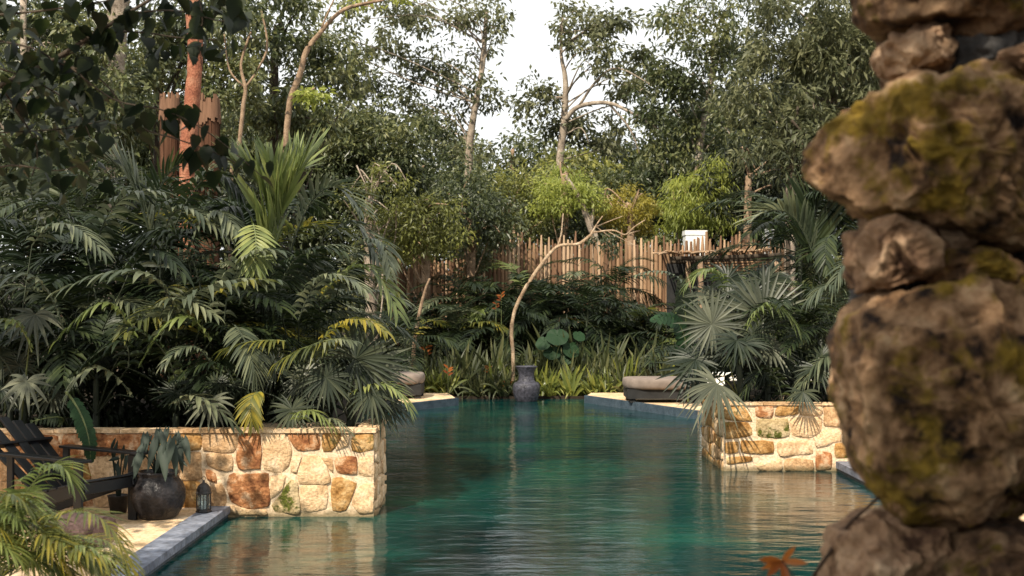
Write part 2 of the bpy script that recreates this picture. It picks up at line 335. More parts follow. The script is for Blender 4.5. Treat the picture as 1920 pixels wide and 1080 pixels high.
# ------------------------------------------------------------------ stone walls
def stone_mesh(poly, depth, seed, inset=.0):
    """poly: list of (u,v) metres ; returns MB with face toward -y (local), bulging"""
    rs = random.Random(seed)
    c = Vector((sum(p[0] for p in poly)/len(poly), sum(p[1] for p in poly)/len(poly)))
    pts = []
    for i in range(len(poly)):                       # subdivide the outline, roughen it
        a_, b_ = Vector(poly[i]), Vector(poly[(i+1) % len(poly)])
        n_ = max(1, int((b_-a_).length/.045))
        for k in range(n_):
            p = a_.lerp(b_, k/n_)
            jit = .009 if k else .0
            pts.append(p+Vector((rs.uniform(-jit, jit), rs.uniform(-jit, jit))))
    # round the corners a little
    pts = [pts[i]*.7+(pts[i-1]+pts[(i+1) % len(pts)])*.15 for i in range(len(pts))]
    n_ = len(pts); rings = [(1.09, 0), (1.075, -depth*.5), (1.02, -depth*.85), (.6, -depth)]
    mb = MB(); vs = []
    tilt = (rs.uniform(-.06, .06), rs.uniform(-.06, .06))
    for sc, d in rings:
        for p in pts:
            q = c+(p-c)*sc
            dd = d+(0 if d == 0 else noise.noise(Vector((q.x*9, q.y*9, seed*3.1)))*.012+noise.noise(Vector((q.x*30, q.y*30, seed*1.1)))*.004+(q.x-c.x)*tilt[0]+(q.y-c.y)*tilt[1])
            vs.append((q.x, dd, q.y))
    vs.append((c.x, -depth, c.y))
    fs = []
    for r_ in range(len(rings)-1):
        for i in range(n_): fs.append((r_*n_+i, r_*n_+(i+1) % n_, (r_+1)*n_+(i+1) % n_, (r_+1)*n_+i))
    L_ = (len(rings)-1)*n_
    for i in range(n_): fs.append((L_+i, L_+(i+1) % n_, len(vs)-1))
    mb.add(vs, fs); return mb
def auto_rows(u0, u1, z0, z1, rs, wmin=.2, wmax=.42, gap=.022, rows=3):
    """irregular coursed rubble: polygons"""
    polys = []; nz = rows; zb = [z0]
    for i in range(nz): zb.append(z0+(z1-z0)*(i+1)/nz+(rs.uniform(-.03, .03) if i < nz-1 else 0))
    def zz(i, u): return zb[i]+(0 if i in (0, nz) else .03*math.sin(u*5+i*2.1))
    for i in range(nz):
        u = u0
        tilt0 = 0
        while u < u1-.05:
            w_ = rs.uniform(wmin, wmax); ue = min(u+w_, u1)
            if u1-ue < .1: ue = u1
            t1_ = rs.uniform(-.03, .03) if ue < u1 else 0
            polys.append([(u+gap/2-tilt0, zz(i, u)+gap/2), (ue-gap/2-t1_, zz(i, ue)+gap/2), (ue-gap/2+t1_, zz(i+1, ue)-gap/2), (u+gap/2+tilt0, zz(i+1, u)-gap/2)])
            u = ue; tilt0 = t1_
    return polys
def px_poly(pts, ox, oy, sc, Y):
    o_ = []
    for (zx, zy) in pts:
        p = P(ox+zx/sc, oy+zy/sc, Y); o_.append((p.x, p.z))
    return o_
# left wall
lw = thing('planter_wall', (-4, LW, 0), 'long cream and rust stone planter wall behind the left deck, holding palms', 'stone wall')
k = MB(); k.box(-9+4, LX+4-.012, .0, .15, -.8, WH-.03); k.box(LX+4-.16, LX+4-.012, .15, .98, -.8, WH-.03); k.box(-2.55+4, LX+4-.16, .84, .98, -.8, WH-.03)
k.build('mortar_core', M['mortar'], lw)
cap = MB()
rs = random.Random(3)
x = -9+4
capst = []
while x < LX+4-.05:
    w_ = rs.uniform(.35, .6); xe = min(x+w_, LX+4+.012)
    k = MB(); k.box(x+.003, xe-.003, -.022-rs.uniform(0, .012), .16, WH-.03, WH+rs.uniform(-.006, .008)); k.build('cap_stone', M['s_cream' if rs.random() < .6 else 's_tan'], lw); x = xe
y = .16
while y < .98:
    ye = min(y+rs.uniform(.25, .4), 1.0)
    k = MB(); k.box(LX+4-.17, LX+4+.02+rs.uniform(0, .01), y+.003, ye-.003, WH-.03, WH+rs.uniform(0, .02)); k.build('cap_stone', M['s_cream'], lw); y = ye
LS = [  # outline in enlarged-photo units, material
 ([(135,232),(330,222),(335,290),(310,345),(135,335)],'s_tan'), ([(150,350),(300,357),(305,450),(230,450),(160,425)],'s_tan'),
 ([(345,228),(468,228),(470,440),(340,435),(328,370)],'s_rust'), ([(490,232),(615,228),(655,330),(640,420),(600,460),(495,445)],'s_cream'),
 ([(632,228),(820,228),(822,330),(690,328)],'s_rust'), ([(838,232),(955,228),(900,338),(843,345)],'s_ochre'),
 ([(968,232),(1005,228),(1000,305),(918,333)],'s_cream'), ([(1022,232),(1145,228),(1145,330),(1060,345),(1013,335)],'s_ochre'),
 ([(668,362),(724,372),(690,450),(690,476),(648,460)],'s_cream'), ([(735,372),(815,366),(868,430),(888,520),(850,533),(702,533),(698,450)],'s_cream'),
 ([(828,374),(900,380),(905,470),(878,440)],'s_tan'), ([(915,376),(1045,368),(1048,478),(930,468)],'s_rust'),
 ([(1056,378),(1150,370),(1150,498),(1060,480)],'s_cream'), ([(285,478),(515,472),(515,665),(400,675),(300,640),(272,560)],'s_rust'),
 ([(140,440),(205,470),(212,530),(150,505)],'s_rust'), ([(165,545),(240,530),(272,640),(245,685),(170,660)],'s_tan'),
 ([(525,490),(628,482),(605,560),(528,630)],'s_cream'), ([(530,655),(600,590),(645,505),(692,525),(702,708),(545,700)],'s_moss'),
 ([(714,545),(865,540),(865,680),(760,700),(712,690)],'s_cream'), ([(900,500),(960,498),(1045,530),(1010,620),(985,685),(900,690),(893,580)],'s_ochre'),
 ([(1062,545),(1145,530),(1146,700),(1060,705),(1015,650)],'s_cream'), ([(300,655),(400,685),(500,678),(515,715),(290,715)],'s_cream'),
 ([(0,232),(118,228),(115,330),(0,330)],'s_ochre'), ([(0,345),(118,345),(120,500),(0,510)],'s_tan'), ([(0,525),(110,520),(140,620),(140,700),(0,700)],'s_ochre'),
]
for i, (pl, mt) in enumerate(LS):
    pl = [(u+4, v) for u, v in px_poly(pl, 340, 740, 3.177, LW)]
    pl = [(min(u, LX+4-.014), min(v, WH-.036)) for u, v in pl]
    stone_mesh(pl, .015, i).build('stone', M[mt], lw, True)
xs = P(338, 0, LW).x+4
for i, pl in enumerate(auto_rows(-9+4+.02, xs, DZ, WH-.04, rs)):
    stone_mesh(pl, .014, 100+i).build('stone', M[rs.choice(['s_cream','s_tan','s_tan','s_ochre','s_rust'])], lw, True)
for i, pl in enumerate(auto_rows(xs+.02, LX+4-.02, -.2, .0, rs, rows=1)):
    stone_mesh(pl, .014, 300+i).build('stone', M['s_cream'], lw, True)
def side_stones(root, pls, mats, X, sgn, y0):
    for i, pl in enumerate(pls):
        o_ = stone_mesh(pl, .018, 400+i).build('stone', M[random.choice(mats)], root, True)
        o_.location = (X, y0, 0); o_.rotation_euler = (0, 0, R(90)*sgn)
side_stones(lw, auto_rows(.02, .97, -.1, WH-.04, rs, .14, .3, rows=6), ['s_cream','s_tan','s_cream'], LX+4-.012, 1, 0)
# right wall
rw = thing('planter_wall', (4, RW, 0), 'honey coloured stone planter wall on the right side of the pool, half hidden by the dark boulders', 'stone wall')
k = MB(); k.box(RX-4+.012, 9-4, 0, .15, -.8, WH-.03); k.box(RX-4+.012, RX-4+.16, .15, 1.64, -.8, WH-.03); k.box(RX-4+.16, 3.5-4, 1.5, 1.64, -.8, WH-.03)
k.build('mortar_core', M['mortar'], rw)
x = RX-4-.012
while x < 5-.05:
    xe = min(x+rs.uniform(.35, .6), 5)
    k = MB(); k.box(x+.003, xe-.003, -.022-rs.uniform(0, .012), .16, WH-.03, WH+rs.uniform(-.006, .008)); k.build('cap_stone', M['s_cream' if rs.random() < .7 else 's_tan'], rw); x = xe
k = MB(); k.box(RX-4-.02, RX-4+.17, .163, 1.64, WH-.03, WH+.004); k.build('cap_stone', M['s_tan'], rw)
RS = [([(425,162),(520,165),(560,238),(425,230)],'s_ochre'), ([(575,165),(665,160),(660,220),(580,215)],'s_rust'), ([(690,157),(795,157),(790,205),(675,210)],'s_ochre'),
 ([(806,160),(910,162),(905,208),(803,210)],'s_cream'), ([(922,160),(1040,157),(1050,230),(1030,262),(925,262)],'s_tan'), ([(425,245),(540,247),(565,310),(428,330)],'s_ochre'),
 ([(585,235),(735,230),(742,310),(680,325),(588,315)],'s_moss'), ([(755,225),(905,222),(905,285),(860,318),(760,310)],'s_cream'), ([(1008,272),(1060,275),(1068,335),(1016,315)],'s_ochre'),
 ([(425,345),(490,340),(490,395),(425,400)],'s_ochre'), ([(508,335),(665,340),(665,400),(508,395)],'s_ochre'), ([(690,345),(852,338),(862,402),(700,412)],'s_cream'),
 ([(872,325),(915,290),(1000,280),(1005,340),(960,345),(885,375)],'s_cream'), ([(975,350),(1050,350),(1055,420),(980,425)],'s_ochre'), ([(878,388),(955,398),(955,480),(880,485)],'s_rust'),
 ([(435,418),(560,415),(560,440),(436,455)],'s_ochre'), ([(722,428),(862,432),(865,490),(725,488)],'s_tan'), ([(580,455),(705,425),(710,485),(600,490)],'s_cream')]
for i, (pl, mt) in enumerate(RS):
    pl = [(u-4, min(v, WH-.036)) for u, v in px_poly(pl, 1200, 700, 2.667, RW)]
    stone_mesh(pl, .017, 200+i).build('stone', M[mt], rw, True)
for i, pl in enumerate(auto_rows(P(1602, 0, RW).x-4, 5, .0, WH-.04, rs, .25, .4)):
    stone_mesh(pl, .014, 500+i).build('stone', M[rs.choice(['s_cream','s_tan','s_ochre'])], rw, True)
pls = auto_rows(-1.6, -.02, -.1, WH-.04, rs, .14, .3, rows=5)
side_stones(rw, pls, ['s_cream','s_tan','s_ochre'], RX-4+.012, -1, 0)
# short slate coping at the right wall
k = thing('pool_coping', (3.9, 13.5, 0), 'grey slate coping block meeting the right stone wall at the waterline', 'coping')
for y0, y1 in ((9.5, 11.2), (11.2, 12.9), (12.9, 14.63)):
    q = MB(); q.box(-.2, .12, y0+.004-13.5, y1-.004-13.5, .04, .115); q.build('slab', M['coping'], k)
s = MB(); s.box(3.9+.123, 9, 5, 14.63, -.8, .10); struct('right_deck', s, M['deck'])
q = MB(); q.box(-.18, .118, 9.5-13.5, 14.63-13.5, -.8, .04); q.build('riser', M['farcoping'], k)

# ------------------------------------------------------------------ palms
def blade(V, Fc, MI, base, d, up, ln, wd, droop, prof, fold=.18, m=0, segs=4, twist=0):
    o = len(V); side0 = d.cross(up)
    if side0.length < 1e-4: side0 = d.cross(Vector((1, 0, .1)))
    side0.normalize()
    for i in range(segs):
        t_ = i/segs
        p = base+d*(ln*t_)+Vector((0, 0, -droop*ln*t_*t_))
        tg = (d+Vector((0, 0, -2*droop*t_))).normalized()
        sd = (side0-tg*side0.dot(tg)).normalized(); nn = sd.cross(tg)
        w_ = wd*prof[i]*.5
        V.append(p-sd*w_+nn*(fold*w_*2)); V.append(p); V.append(p+sd*w_+nn*(fold*w_*2))
    V.append(base+d*ln+Vector((0, 0, -droop*ln)))
    for i in range(segs-1):
        a_ = o+i*3
        Fc.append((a_, a_+1, a_+4, a_+3)); Fc.append((a_+1, a_+2, a_+5, a_+4)); MI += [m, m]
    a_ = o+(segs-1)*3; tip = o+segs*3
    Fc.append((a_, a_+1, tip, tip)); Fc.append((a_+1, a_+2, tip, tip)); MI += [m, m]
def to_mesh(name, V, Fc, MI, mats):
    # triangles are stored as quads with a doubled last corner: split
    me = bpy.data.meshes.new(name)
    me.from_pydata(V, [], [f if f[2] != f[3] else f[:3] for f in Fc] if Fc and len(Fc[0]) == 4 else Fc)
    for m_ in mats: me.materials.append(m_)
    me.polygons.foreach_set('material_index', MI); me.update()
    return me
PR_LEAF = [.35, .95, 1.0, .7]
def bez(a_, b_, c_, t_): return a_*(1-t_)**2+b_*2*t_*(1-t_)+c_*t_*t_
def frond_mesh(b0, b1, b2, n=26, ll=.32, lw_=.03, droop=.35, t0=.12, mats=None, rs=random, lift=.25, rr=.008, r0=None, a0=68):
    """feather frond with rachis b0-b1-b2 (quadratic)"""
    V, Fc, MI = [], [], []
    L_ = (b1-b0).length+(b2-b1).length
    for i in range(n):
        t_ = t0+(1-t0)*(i/(n-1))
        p = bez(b0, b1, b2, t_); tg = (bez(b0, b1, b2, min(1, t_+.02))-bez(b0, b1, b2, t_-.02)).normalized()
        sd = tg.cross(Vector((0, 0, 1)))
        sd = sd.normalized() if sd.length > .05 else Vector((1, 0, 0))
        up = sd.cross(tg).normalized()
        if r0 is not None: sd = (sd*math.cos(r0)+up*math.sin(r0)).normalized(); up = sd.cross(tg).normalized()
        ang = R(a0-(a0-26 if a0 > 40 else a0-14)*max(0, t_)**1.5)
        f_ = max(.05, math.sin(math.pi*min(1, (.18+.72*t_))))**.6
        for s_ in (-1, 1):
            if rs.random() < .04: continue
            d = (tg*math.cos(ang)+sd*s_*math.sin(ang)+up*lift*rs.uniform(.6, 1.3)).normalized()
            d = (d+Vector((rs.uniform(-.07, .07), rs.uniform(-.07, .07), rs.uniform(-.07, .07)))).normalized()
            blade(V, Fc, MI, p, d, up, ll*f_*rs.uniform(.88, 1.1), lw_*rs.uniform(.85, 1.1), droop*rs.uniform(.6, 1.4), PR_LEAF, .16, 0)
    q = MB(); q.tube([bez(b0, b1, b2, k/8) for k in range(9)], [rr*(1-.75*k/8) for k in range(9)], 4, 0, 1, False)
    o = len(V); V += [Vector(v) for v in q.v]; Fc += [tuple(i+o for i in f) for f in q.f]; MI += [1]*len(q.f)
    return to_mesh('frond', V, Fc, MI, mats)
def fan_mesh(hub, N, U, r, n=26, span=300, droop=.25, mats=None, rs=random, foot=None, cup=.12, rr=.006):
    V, Fc, MI = [], [], []
    N = N.normalized(); U = (U-N*U.dot(N)).normalized(); S_ = U.cross(N)
    wmax = 2*math.pi*r*.42*(span/360)/n*1.05
    for i in range(n):
        a_ = R(-span/2+span*i/(n-1))+rs.uniform(-.03, .03)
        d = (U*math.cos(a_)+S_*math.sin(a_)+N*cup*rs.uniform(.3, 1.5)).normalized()
        ll = r*(.78+.22*math.cos(a_*.6))*rs.uniform(.9, 1.06)
        blade(V, Fc, MI, hub, d, N, ll, wmax, droop*rs.uniform(.5, 1.7), [.06, .62, .95, .8, .5], .22, 0, 5)
    q = MB()
    if foot is not None:
        mid = foot.lerp(hub, .55)+Vector((0, 0, .12*(hub-foot).length))
        q.tube([foot, mid, hub], [rr*1.6, rr*1.2, rr], 5, 0, 4, False)
        o = len(V); V += [Vector(v) for v in q.v]; Fc += [tuple(i+o for i in f) for f in q.f]; MI += [1]*len(q.f)
    return to_mesh('fan_leaf', V, Fc, MI, mats)
def mats_of(k): return [M[k], M['stem']] if k in ('palm_lite', 'palm_yel', 'fan_grey') else [M[k], M['stem_dark']]
def petiole(root, a_, b_, r_=.012):
    q = MB(); q.tube([a_, a_.lerp(b_, .5)+Vector((0, 0, .1)), b_], [r_*1.5, r_*1.1, r_*.8], 5, 0, 4, False); q.build('petiole', M['stem_dark'], root, True)
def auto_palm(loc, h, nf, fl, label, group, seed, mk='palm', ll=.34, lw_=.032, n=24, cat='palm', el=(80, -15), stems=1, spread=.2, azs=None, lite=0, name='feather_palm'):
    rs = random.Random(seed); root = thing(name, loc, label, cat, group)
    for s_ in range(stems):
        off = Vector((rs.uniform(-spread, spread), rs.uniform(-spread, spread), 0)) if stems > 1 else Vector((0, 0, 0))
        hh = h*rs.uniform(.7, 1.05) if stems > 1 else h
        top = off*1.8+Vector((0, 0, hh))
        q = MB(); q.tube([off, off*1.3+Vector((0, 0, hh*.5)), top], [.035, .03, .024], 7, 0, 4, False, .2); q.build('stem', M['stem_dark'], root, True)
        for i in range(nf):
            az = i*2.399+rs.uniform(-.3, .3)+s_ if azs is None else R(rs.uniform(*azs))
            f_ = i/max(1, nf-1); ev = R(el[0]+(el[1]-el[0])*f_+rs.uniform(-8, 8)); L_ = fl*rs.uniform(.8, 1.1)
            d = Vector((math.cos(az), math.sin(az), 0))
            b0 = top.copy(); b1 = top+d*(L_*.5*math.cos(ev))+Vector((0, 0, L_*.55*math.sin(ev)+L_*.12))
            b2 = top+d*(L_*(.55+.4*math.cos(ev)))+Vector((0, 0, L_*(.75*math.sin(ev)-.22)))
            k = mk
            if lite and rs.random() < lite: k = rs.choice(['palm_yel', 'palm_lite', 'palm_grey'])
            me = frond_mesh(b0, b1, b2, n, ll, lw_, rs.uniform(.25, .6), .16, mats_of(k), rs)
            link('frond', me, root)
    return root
def auto_fan(loc, h, nf, r, label, group, seed, mk='fan', cat='fan palm', n=24, face=None):
    rs = random.Random(seed); root = thing('fan_palm', loc, label, cat, group)
    q = MB(); q.tube([Vector((0,0,0)), Vector((.02,0,h*.5)), Vector((0,0,h))], [.045,.04,.035], 7, 0, 4, False, .2); q.build('stem', M['stem_dark'], root, True)
    for i in range(nf):
        az = i*2.399+rs.uniform(-.3, .3); ev = R(rs.uniform(-15, 75)); pl = r*rs.uniform(.9, 1.5)
        foot = Vector((0, 0, h)); d = Vector((math.cos(az)*math.cos(ev), math.sin(az)*math.cos(ev), math.sin(ev)))
        hub = foot+d*pl
        U = (d*.9+Vector((0, 0, -.45))).normalized(); Nn = d.cross(Vector((0,0,1))).cross(U)
        if Nn.z < 0: Nn = -Nn
        Nn = Nn+Vector((rs.uniform(-.3,.3), -.55+rs.uniform(-.3,.3), 0))
        me = fan_mesh(hub, Nn, U, r*rs.uniform(.8, 1.05), n, rs.uniform(270, 330), rs.uniform(.12, .4), mats_of(mk if rs.random() < .8 else 'fan_grey'), rs, foot)
        link('fan_leaf', me, root)
    return root
def placed_frond(root, b, m_, t_, Y, dY=(0, 0), ll=60, lw_=5, n=20, mk='palm', droop=.4, r0=None, t0=.05, lift=.2, a0=68):
    """frond whose rachis passes the photo points b, m_, t_ at distance Y"""
    o = Vector(root.location)
    b0 = P(*b, Y)-o; mid = P(*m_, Y+dY[0])-o; b2 = P(*t_, Y+dY[1])-o
    b1 = mid*2-(b0+b2)*.5
    k = Y/F
    me = frond_mesh(b0, b1, b2, n, ll*k, lw_*k, droop, t0, mats_of(mk), random, lift, .008, r0, a0)
    link('frond', me, root)
    top = Vector((0, 0, .15)); 
    petiole(root, top, b0, .007)
def placed_fan(root, hub, Y, r, N, U, n=26, mk='fan', droop=.2, span=310):
    o = Vector(root.location); h_ = P(*hub, Y)-o
    me = fan_mesh(h_, Vector(N), Vector(U), r*Y/F, n, span, droop, mats_of(mk), random, Vector((0, 0, .1)))
    link('fan_leaf', me, root)

GL = 'palms growing in the left planter bed'
SZ = WH-.1
def gx(px, Y): return (px-960)/F*Y
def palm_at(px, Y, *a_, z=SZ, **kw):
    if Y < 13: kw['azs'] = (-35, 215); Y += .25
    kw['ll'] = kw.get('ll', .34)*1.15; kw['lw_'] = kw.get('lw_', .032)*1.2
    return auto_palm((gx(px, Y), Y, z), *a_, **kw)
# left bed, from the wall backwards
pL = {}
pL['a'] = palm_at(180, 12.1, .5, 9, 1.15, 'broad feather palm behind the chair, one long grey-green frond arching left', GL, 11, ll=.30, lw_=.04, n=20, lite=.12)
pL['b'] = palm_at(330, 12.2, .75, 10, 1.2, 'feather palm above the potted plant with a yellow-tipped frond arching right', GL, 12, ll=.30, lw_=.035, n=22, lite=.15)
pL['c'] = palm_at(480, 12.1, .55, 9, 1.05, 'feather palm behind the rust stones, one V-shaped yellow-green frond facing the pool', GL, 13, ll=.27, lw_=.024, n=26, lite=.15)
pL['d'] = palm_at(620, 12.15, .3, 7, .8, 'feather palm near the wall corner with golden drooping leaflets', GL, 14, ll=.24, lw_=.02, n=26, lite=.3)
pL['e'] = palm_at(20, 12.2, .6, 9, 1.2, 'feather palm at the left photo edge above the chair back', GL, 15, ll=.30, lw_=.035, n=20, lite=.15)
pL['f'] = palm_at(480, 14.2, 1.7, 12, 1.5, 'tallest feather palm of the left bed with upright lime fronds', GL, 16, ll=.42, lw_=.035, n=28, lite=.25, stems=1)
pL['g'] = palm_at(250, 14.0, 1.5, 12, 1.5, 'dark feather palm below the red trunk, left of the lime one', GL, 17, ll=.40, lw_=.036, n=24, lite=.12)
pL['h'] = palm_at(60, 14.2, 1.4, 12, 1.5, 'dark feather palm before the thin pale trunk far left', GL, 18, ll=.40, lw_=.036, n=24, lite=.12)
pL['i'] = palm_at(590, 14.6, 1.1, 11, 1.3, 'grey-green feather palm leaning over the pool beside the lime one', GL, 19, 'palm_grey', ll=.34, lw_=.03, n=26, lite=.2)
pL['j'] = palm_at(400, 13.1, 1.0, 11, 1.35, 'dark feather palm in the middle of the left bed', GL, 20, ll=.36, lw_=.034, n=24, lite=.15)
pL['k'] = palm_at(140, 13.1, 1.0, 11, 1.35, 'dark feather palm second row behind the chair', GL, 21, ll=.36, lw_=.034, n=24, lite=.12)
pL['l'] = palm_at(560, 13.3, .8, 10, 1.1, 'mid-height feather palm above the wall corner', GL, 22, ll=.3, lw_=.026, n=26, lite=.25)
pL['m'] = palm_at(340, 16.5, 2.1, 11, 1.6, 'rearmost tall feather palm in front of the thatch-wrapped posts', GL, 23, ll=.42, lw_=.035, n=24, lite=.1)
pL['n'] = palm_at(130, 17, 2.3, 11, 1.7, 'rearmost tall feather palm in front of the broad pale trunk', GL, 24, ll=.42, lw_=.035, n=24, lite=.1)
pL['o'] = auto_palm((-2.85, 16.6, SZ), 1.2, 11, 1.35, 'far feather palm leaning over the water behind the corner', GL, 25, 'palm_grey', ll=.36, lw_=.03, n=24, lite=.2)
F1 = auto_fan((gx(655, 12.1), 12.1, SZ), .35, 7, .34, 'grey-green fan palm spilling over the wall corner', GL, 31)
F2 = auto_fan((gx(40, 12.0), 12.0, SZ), .35, 7, .3, 'fan palm low behind the chair back', GL, 32)
F3 = auto_fan((gx(400, 12.0), 12.0, SZ), .2, 6, .27, 'small fan palm hanging over the wall near the lantern', GL, 33)
F4 = auto_fan((gx(540, 12.0), 12.0, SZ), .3, 7, .27, 'small fan palm over the middle of the wall', GL, 34)
# signature fronds read from the photo
pf = placed_frond
pf(pL['a'], (330,600), (265,512), (112,545), 11.9, (-.1,-.3), 62, 14, 15, 'palm_grey', .5)
pf(pL['b'], (300,640), (375,545), (515,525), 11.9, (-.1,-.3), 58, 11, 19, 'palm_grey', .65)
pf(pL['b'], (400,552), (460,528), (515,528), 11.75, (-.1,-.2), 40, 9, 10, 'palm_yel', .55)
pf(pL['a'], (245,640), (200,568), (105,640), 11.8, (-.1,-.2), 38, 11, 11, 'palm_lite', .7)
pf(pL['b'], (395,640), (340,595), (275,665), 11.8, (-.1,-.2), 46, 12, 12, 'palm_lite', .5)
pf(pL['c'], (440,610), (464,650), (480,705), 11.75, (-.15,-.2), 56, 5, 26, 'palm_grey', .35, lift=0)
pf(pL['c'], (535,640), (480,640), (420,655), 11.75, (-.1,-.1), 50, 5, 18, 'palm_yel', .65)
pf(pL['d'], (650,635), (590,645), (520,680), 11.8, (-.1,-.2), 50, 6, 17, 'palm_yel', .8)
pf(pL['f'], (475,420), (480,455), (478,505), 12.3, (-.2,-.3), 50, 7, 14, 'palm_lite', .3, lift=0)
pf(pL['f'], (495,500), (500,380), (440,310), 12.8, (0,.1), 130, 12, 30, 'palm_lite', .03, a0=38, t0=-.1)
pf(pL['f'], (505,490), (545,360), (565,320), 12.8, (0,.1), 130, 12, 30, 'palm_lite', .03, a0=38, t0=-.1)
pf(pL['f'], (500,480), (520,380), (505,310), 12.7, (0,.1), 110, 10, 24, 'palm_lite', .03, a0=34, t0=-.1)
pf(pL['i'], (540,490), (600,360), (668,385), 13.4, (0,-.2), 95, 9, 24, 'palm_grey', .2)
pf(pL['i'], (560,520), (650,420), (712,500), 13.2, (0,-.2), 80, 8, 24, 'palm_grey', .35)
pf(pL['i'], (600,560), (680,500), (742,580), 12.7, (0,-.2), 70, 9, 20, 'palm_lite', .35)
pf(pL['i'], (590,560), (660,520), (740,545), 12.9, (0,-.2), 55, 8, 18, 'palm_yel', .3)
pf(pL['j'], (300,520), (330,395), (420,440), 12.6, (0,-.2), 62, 9, 18, 'palm_grey', .5)
pf(pL['j'], (350,470), (400,400), (440,430), 12.6, (0,-.2), 52, 9, 16, 'palm_grey', .6)
pf(pL['g'], (290,480), (250,350), (195,300), 13.3, (0,0), 110, 10, 22, 'palm_grey', .05, a0=34)
pf(pL['g'], (290,470), (300,350), (360,300), 13.5, (0,0), 90, 9, 22, 'palm', .15)
pf(pL['k'], (180,560), (130,410), (40,395), 12.7, (0,-.2), 75, 9, 20, 'palm', .4)
pf(pL['a'], (250,745), (185,690), (130,735), 11.75, (-.1,-.2), 52, 13, 9, 'palm_grey', .6)
pf(pL['b'], (330,760), (375,745), (440,800), 11.55, (-.1,-.2), 50, 10, 10, 'palm_grey', .4)
pf(pL['c'], (490,735), (472,748), (472,790), 11.5, (-.1,-.15), 40, 5, 18, 'palm_yel', .4, lift=0)
pf(pL['d'], (560,790), (580,770), (625,800), 11.5, (-.1,-.15), 38, 6, 12, 'palm_lite', .6)
pf(pL['d'], (600,800), (620,785), (655,808), 11.5, (-.1,-.15), 30, 5, 10, 'palm_grey', .6)
pf(pL['d'], (660,740), (720,720), (765,762), 11.9, (-.1,-.15), 58, 7, 14, 'palm_lite', .4)
pf(pL['b'], (240,690), (225,640), (150,690), 11.8, (-.1,-.2), 44, 9, 12, 'palm', .6)
for k_, b_, m_, t_, Y_, l_, w_, n_, mk_ in (
 ('e',(120,620),(60,520),(-30,560),11.9,60,11,16,'palm_grey'),('e',(60,460),(120,420),(190,470),12.4,60,8,18,'palm_grey'),('k',(230,540),(280,470),(340,510),12.1,58,10,16,'palm'),
 ('j',(420,600),(450,500),(520,470),12.2,70,9,20,'palm_grey'),('j',(380,560),(340,450),(270,440),12.3,60,9,18,'palm'),('l',(560,600),(610,520),(680,540),12.1,60,7,22,'palm_grey'),
 ('l',(520,560),(560,480),(640,470),12.4,66,7,24,'palm'),('c',(440,720),(400,680),(330,710),11.7,46,6,18,'palm'),('d',(560,720),(600,650),(660,640),11.8,50,6,20,'palm_grey'),
 ('b',(330,720),(300,650),(230,610),11.7,52,10,14,'palm'),('a',(60,660),(20,600),(-40,640),11.7,46,9,14,'palm_lite'),('h',(80,420),(60,330),(120,270),13.3,80,9,20,'palm_grey'),
 ('g',(330,420),(390,330),(450,360),13.2,80,9,22,'palm'),('i',(640,520),(700,450),(730,500),12.9,50,7,18,'palm_grey'),('k',(180,470),(220,380),(300,360),12.8,66,9,18,'palm_grey'),
 ('c',(400,690),(360,650),(310,680),11.6,40,6,16,'palm_grey'),('l',(600,640),(660,600),(720,620),12.0,50,7,18,'palm_yel'),('j',(300,600),(330,560),(400,590),11.9,50,9,14,'palm_grey')):
    pf(pL[k_], b_, m_, t_, Y_, (-.1,-.3), l_, w_, n_, mk_, .5)
placed_fan(F1, (668,672), 11.85, 105, (-.25,-1,.35), (.7,-.1,.35), 30, 'fan', .12, 300)
placed_fan(F1, (690,690), 12.0, 100, (0,-1,.5), (1,-.1,-.25), 26, 'fan_grey', .2, 200)
placed_fan(F1, (612,708), 11.7, 62, (0,-1,.3), (.3,-.2,-1), 26, 'fan', .25, 330)
placed_fan(F3, (395,752), 11.5, 54, (0,-.9,.6), (.2,-.3,-1), 14, 'fan_grey', .35, 240)
placed_fan(F2, (65,590), 11.9, 62, (0,-.9,.6), (0,-.3,-1), 15, 'fan_grey', .5, 270)
placed_fan(F2, (50,715), 11.5, 55, (0,-.9,.6), (-.2,-.3,-1), 14, 'fan_grey', .4, 280)
placed_fan(F4, (695,738), 11.7, 56, (0,-.9,.5), (.6,-.3,-1), 20, 'fan', .35, 260)

GR = 'palms growing in the right planter bed'
pR = {}
pR['a'] = auto_palm((gx(1440, 15.4), 15.4, SZ), .7, 10, 1.15, 'feather palm in the middle of the right bed', GR, 41, ll=.3, lw_=.026, n=26, lite=.12)
pR['b'] = auto_palm((gx(1560, 15.6), 15.6, SZ), .9, 10, 1.25, 'feather palm beside the dark boulders, low arching fronds', GR, 42, ll=.3, lw_=.026, n=26, lite=.12)
pR['c'] = auto_palm((gx(1500, 17), 17, SZ), 1.9, 13, 1.6, 'tall dark feather palm at the back of the right bed, one frond sweeping left', GR, 43, ll=.42, lw_=.035, n=28, lite=.05)
pR['d'] = auto_palm((gx(1600, 17), 17, SZ), 1.7, 12, 1.6, 'tall dark feather palm half behind the dark boulders', GR, 44, ll=.42, lw_=.035, n=26, lite=.05)
pR['e'] = auto_palm((gx(1400, 17.2), 17.2, SZ), .8, 11, 1.25, 'dark feather palm below the lath roof', GR, 45, ll=.32, lw_=.03, n=26, lite=.1)
pR['f'] = auto_palm((3.9, 19.5, SZ), 1.0, 11, 1.3, 'rear feather palm beside the lath roof post', GR, 46, ll=.34, lw_=.03, n=24, lite=.15)
G1 = auto_fan((gx(1385, 15.2), 15.2, SZ), .5, 8, .42, 'grey fan palm at the left corner of the right wall', GR, 51, 'fan')
G2 = auto_fan((gx(1500, 15.1), 15.1, SZ), .3, 7, .34, 'low fan palm hanging over the top of the right wall', GR, 52)
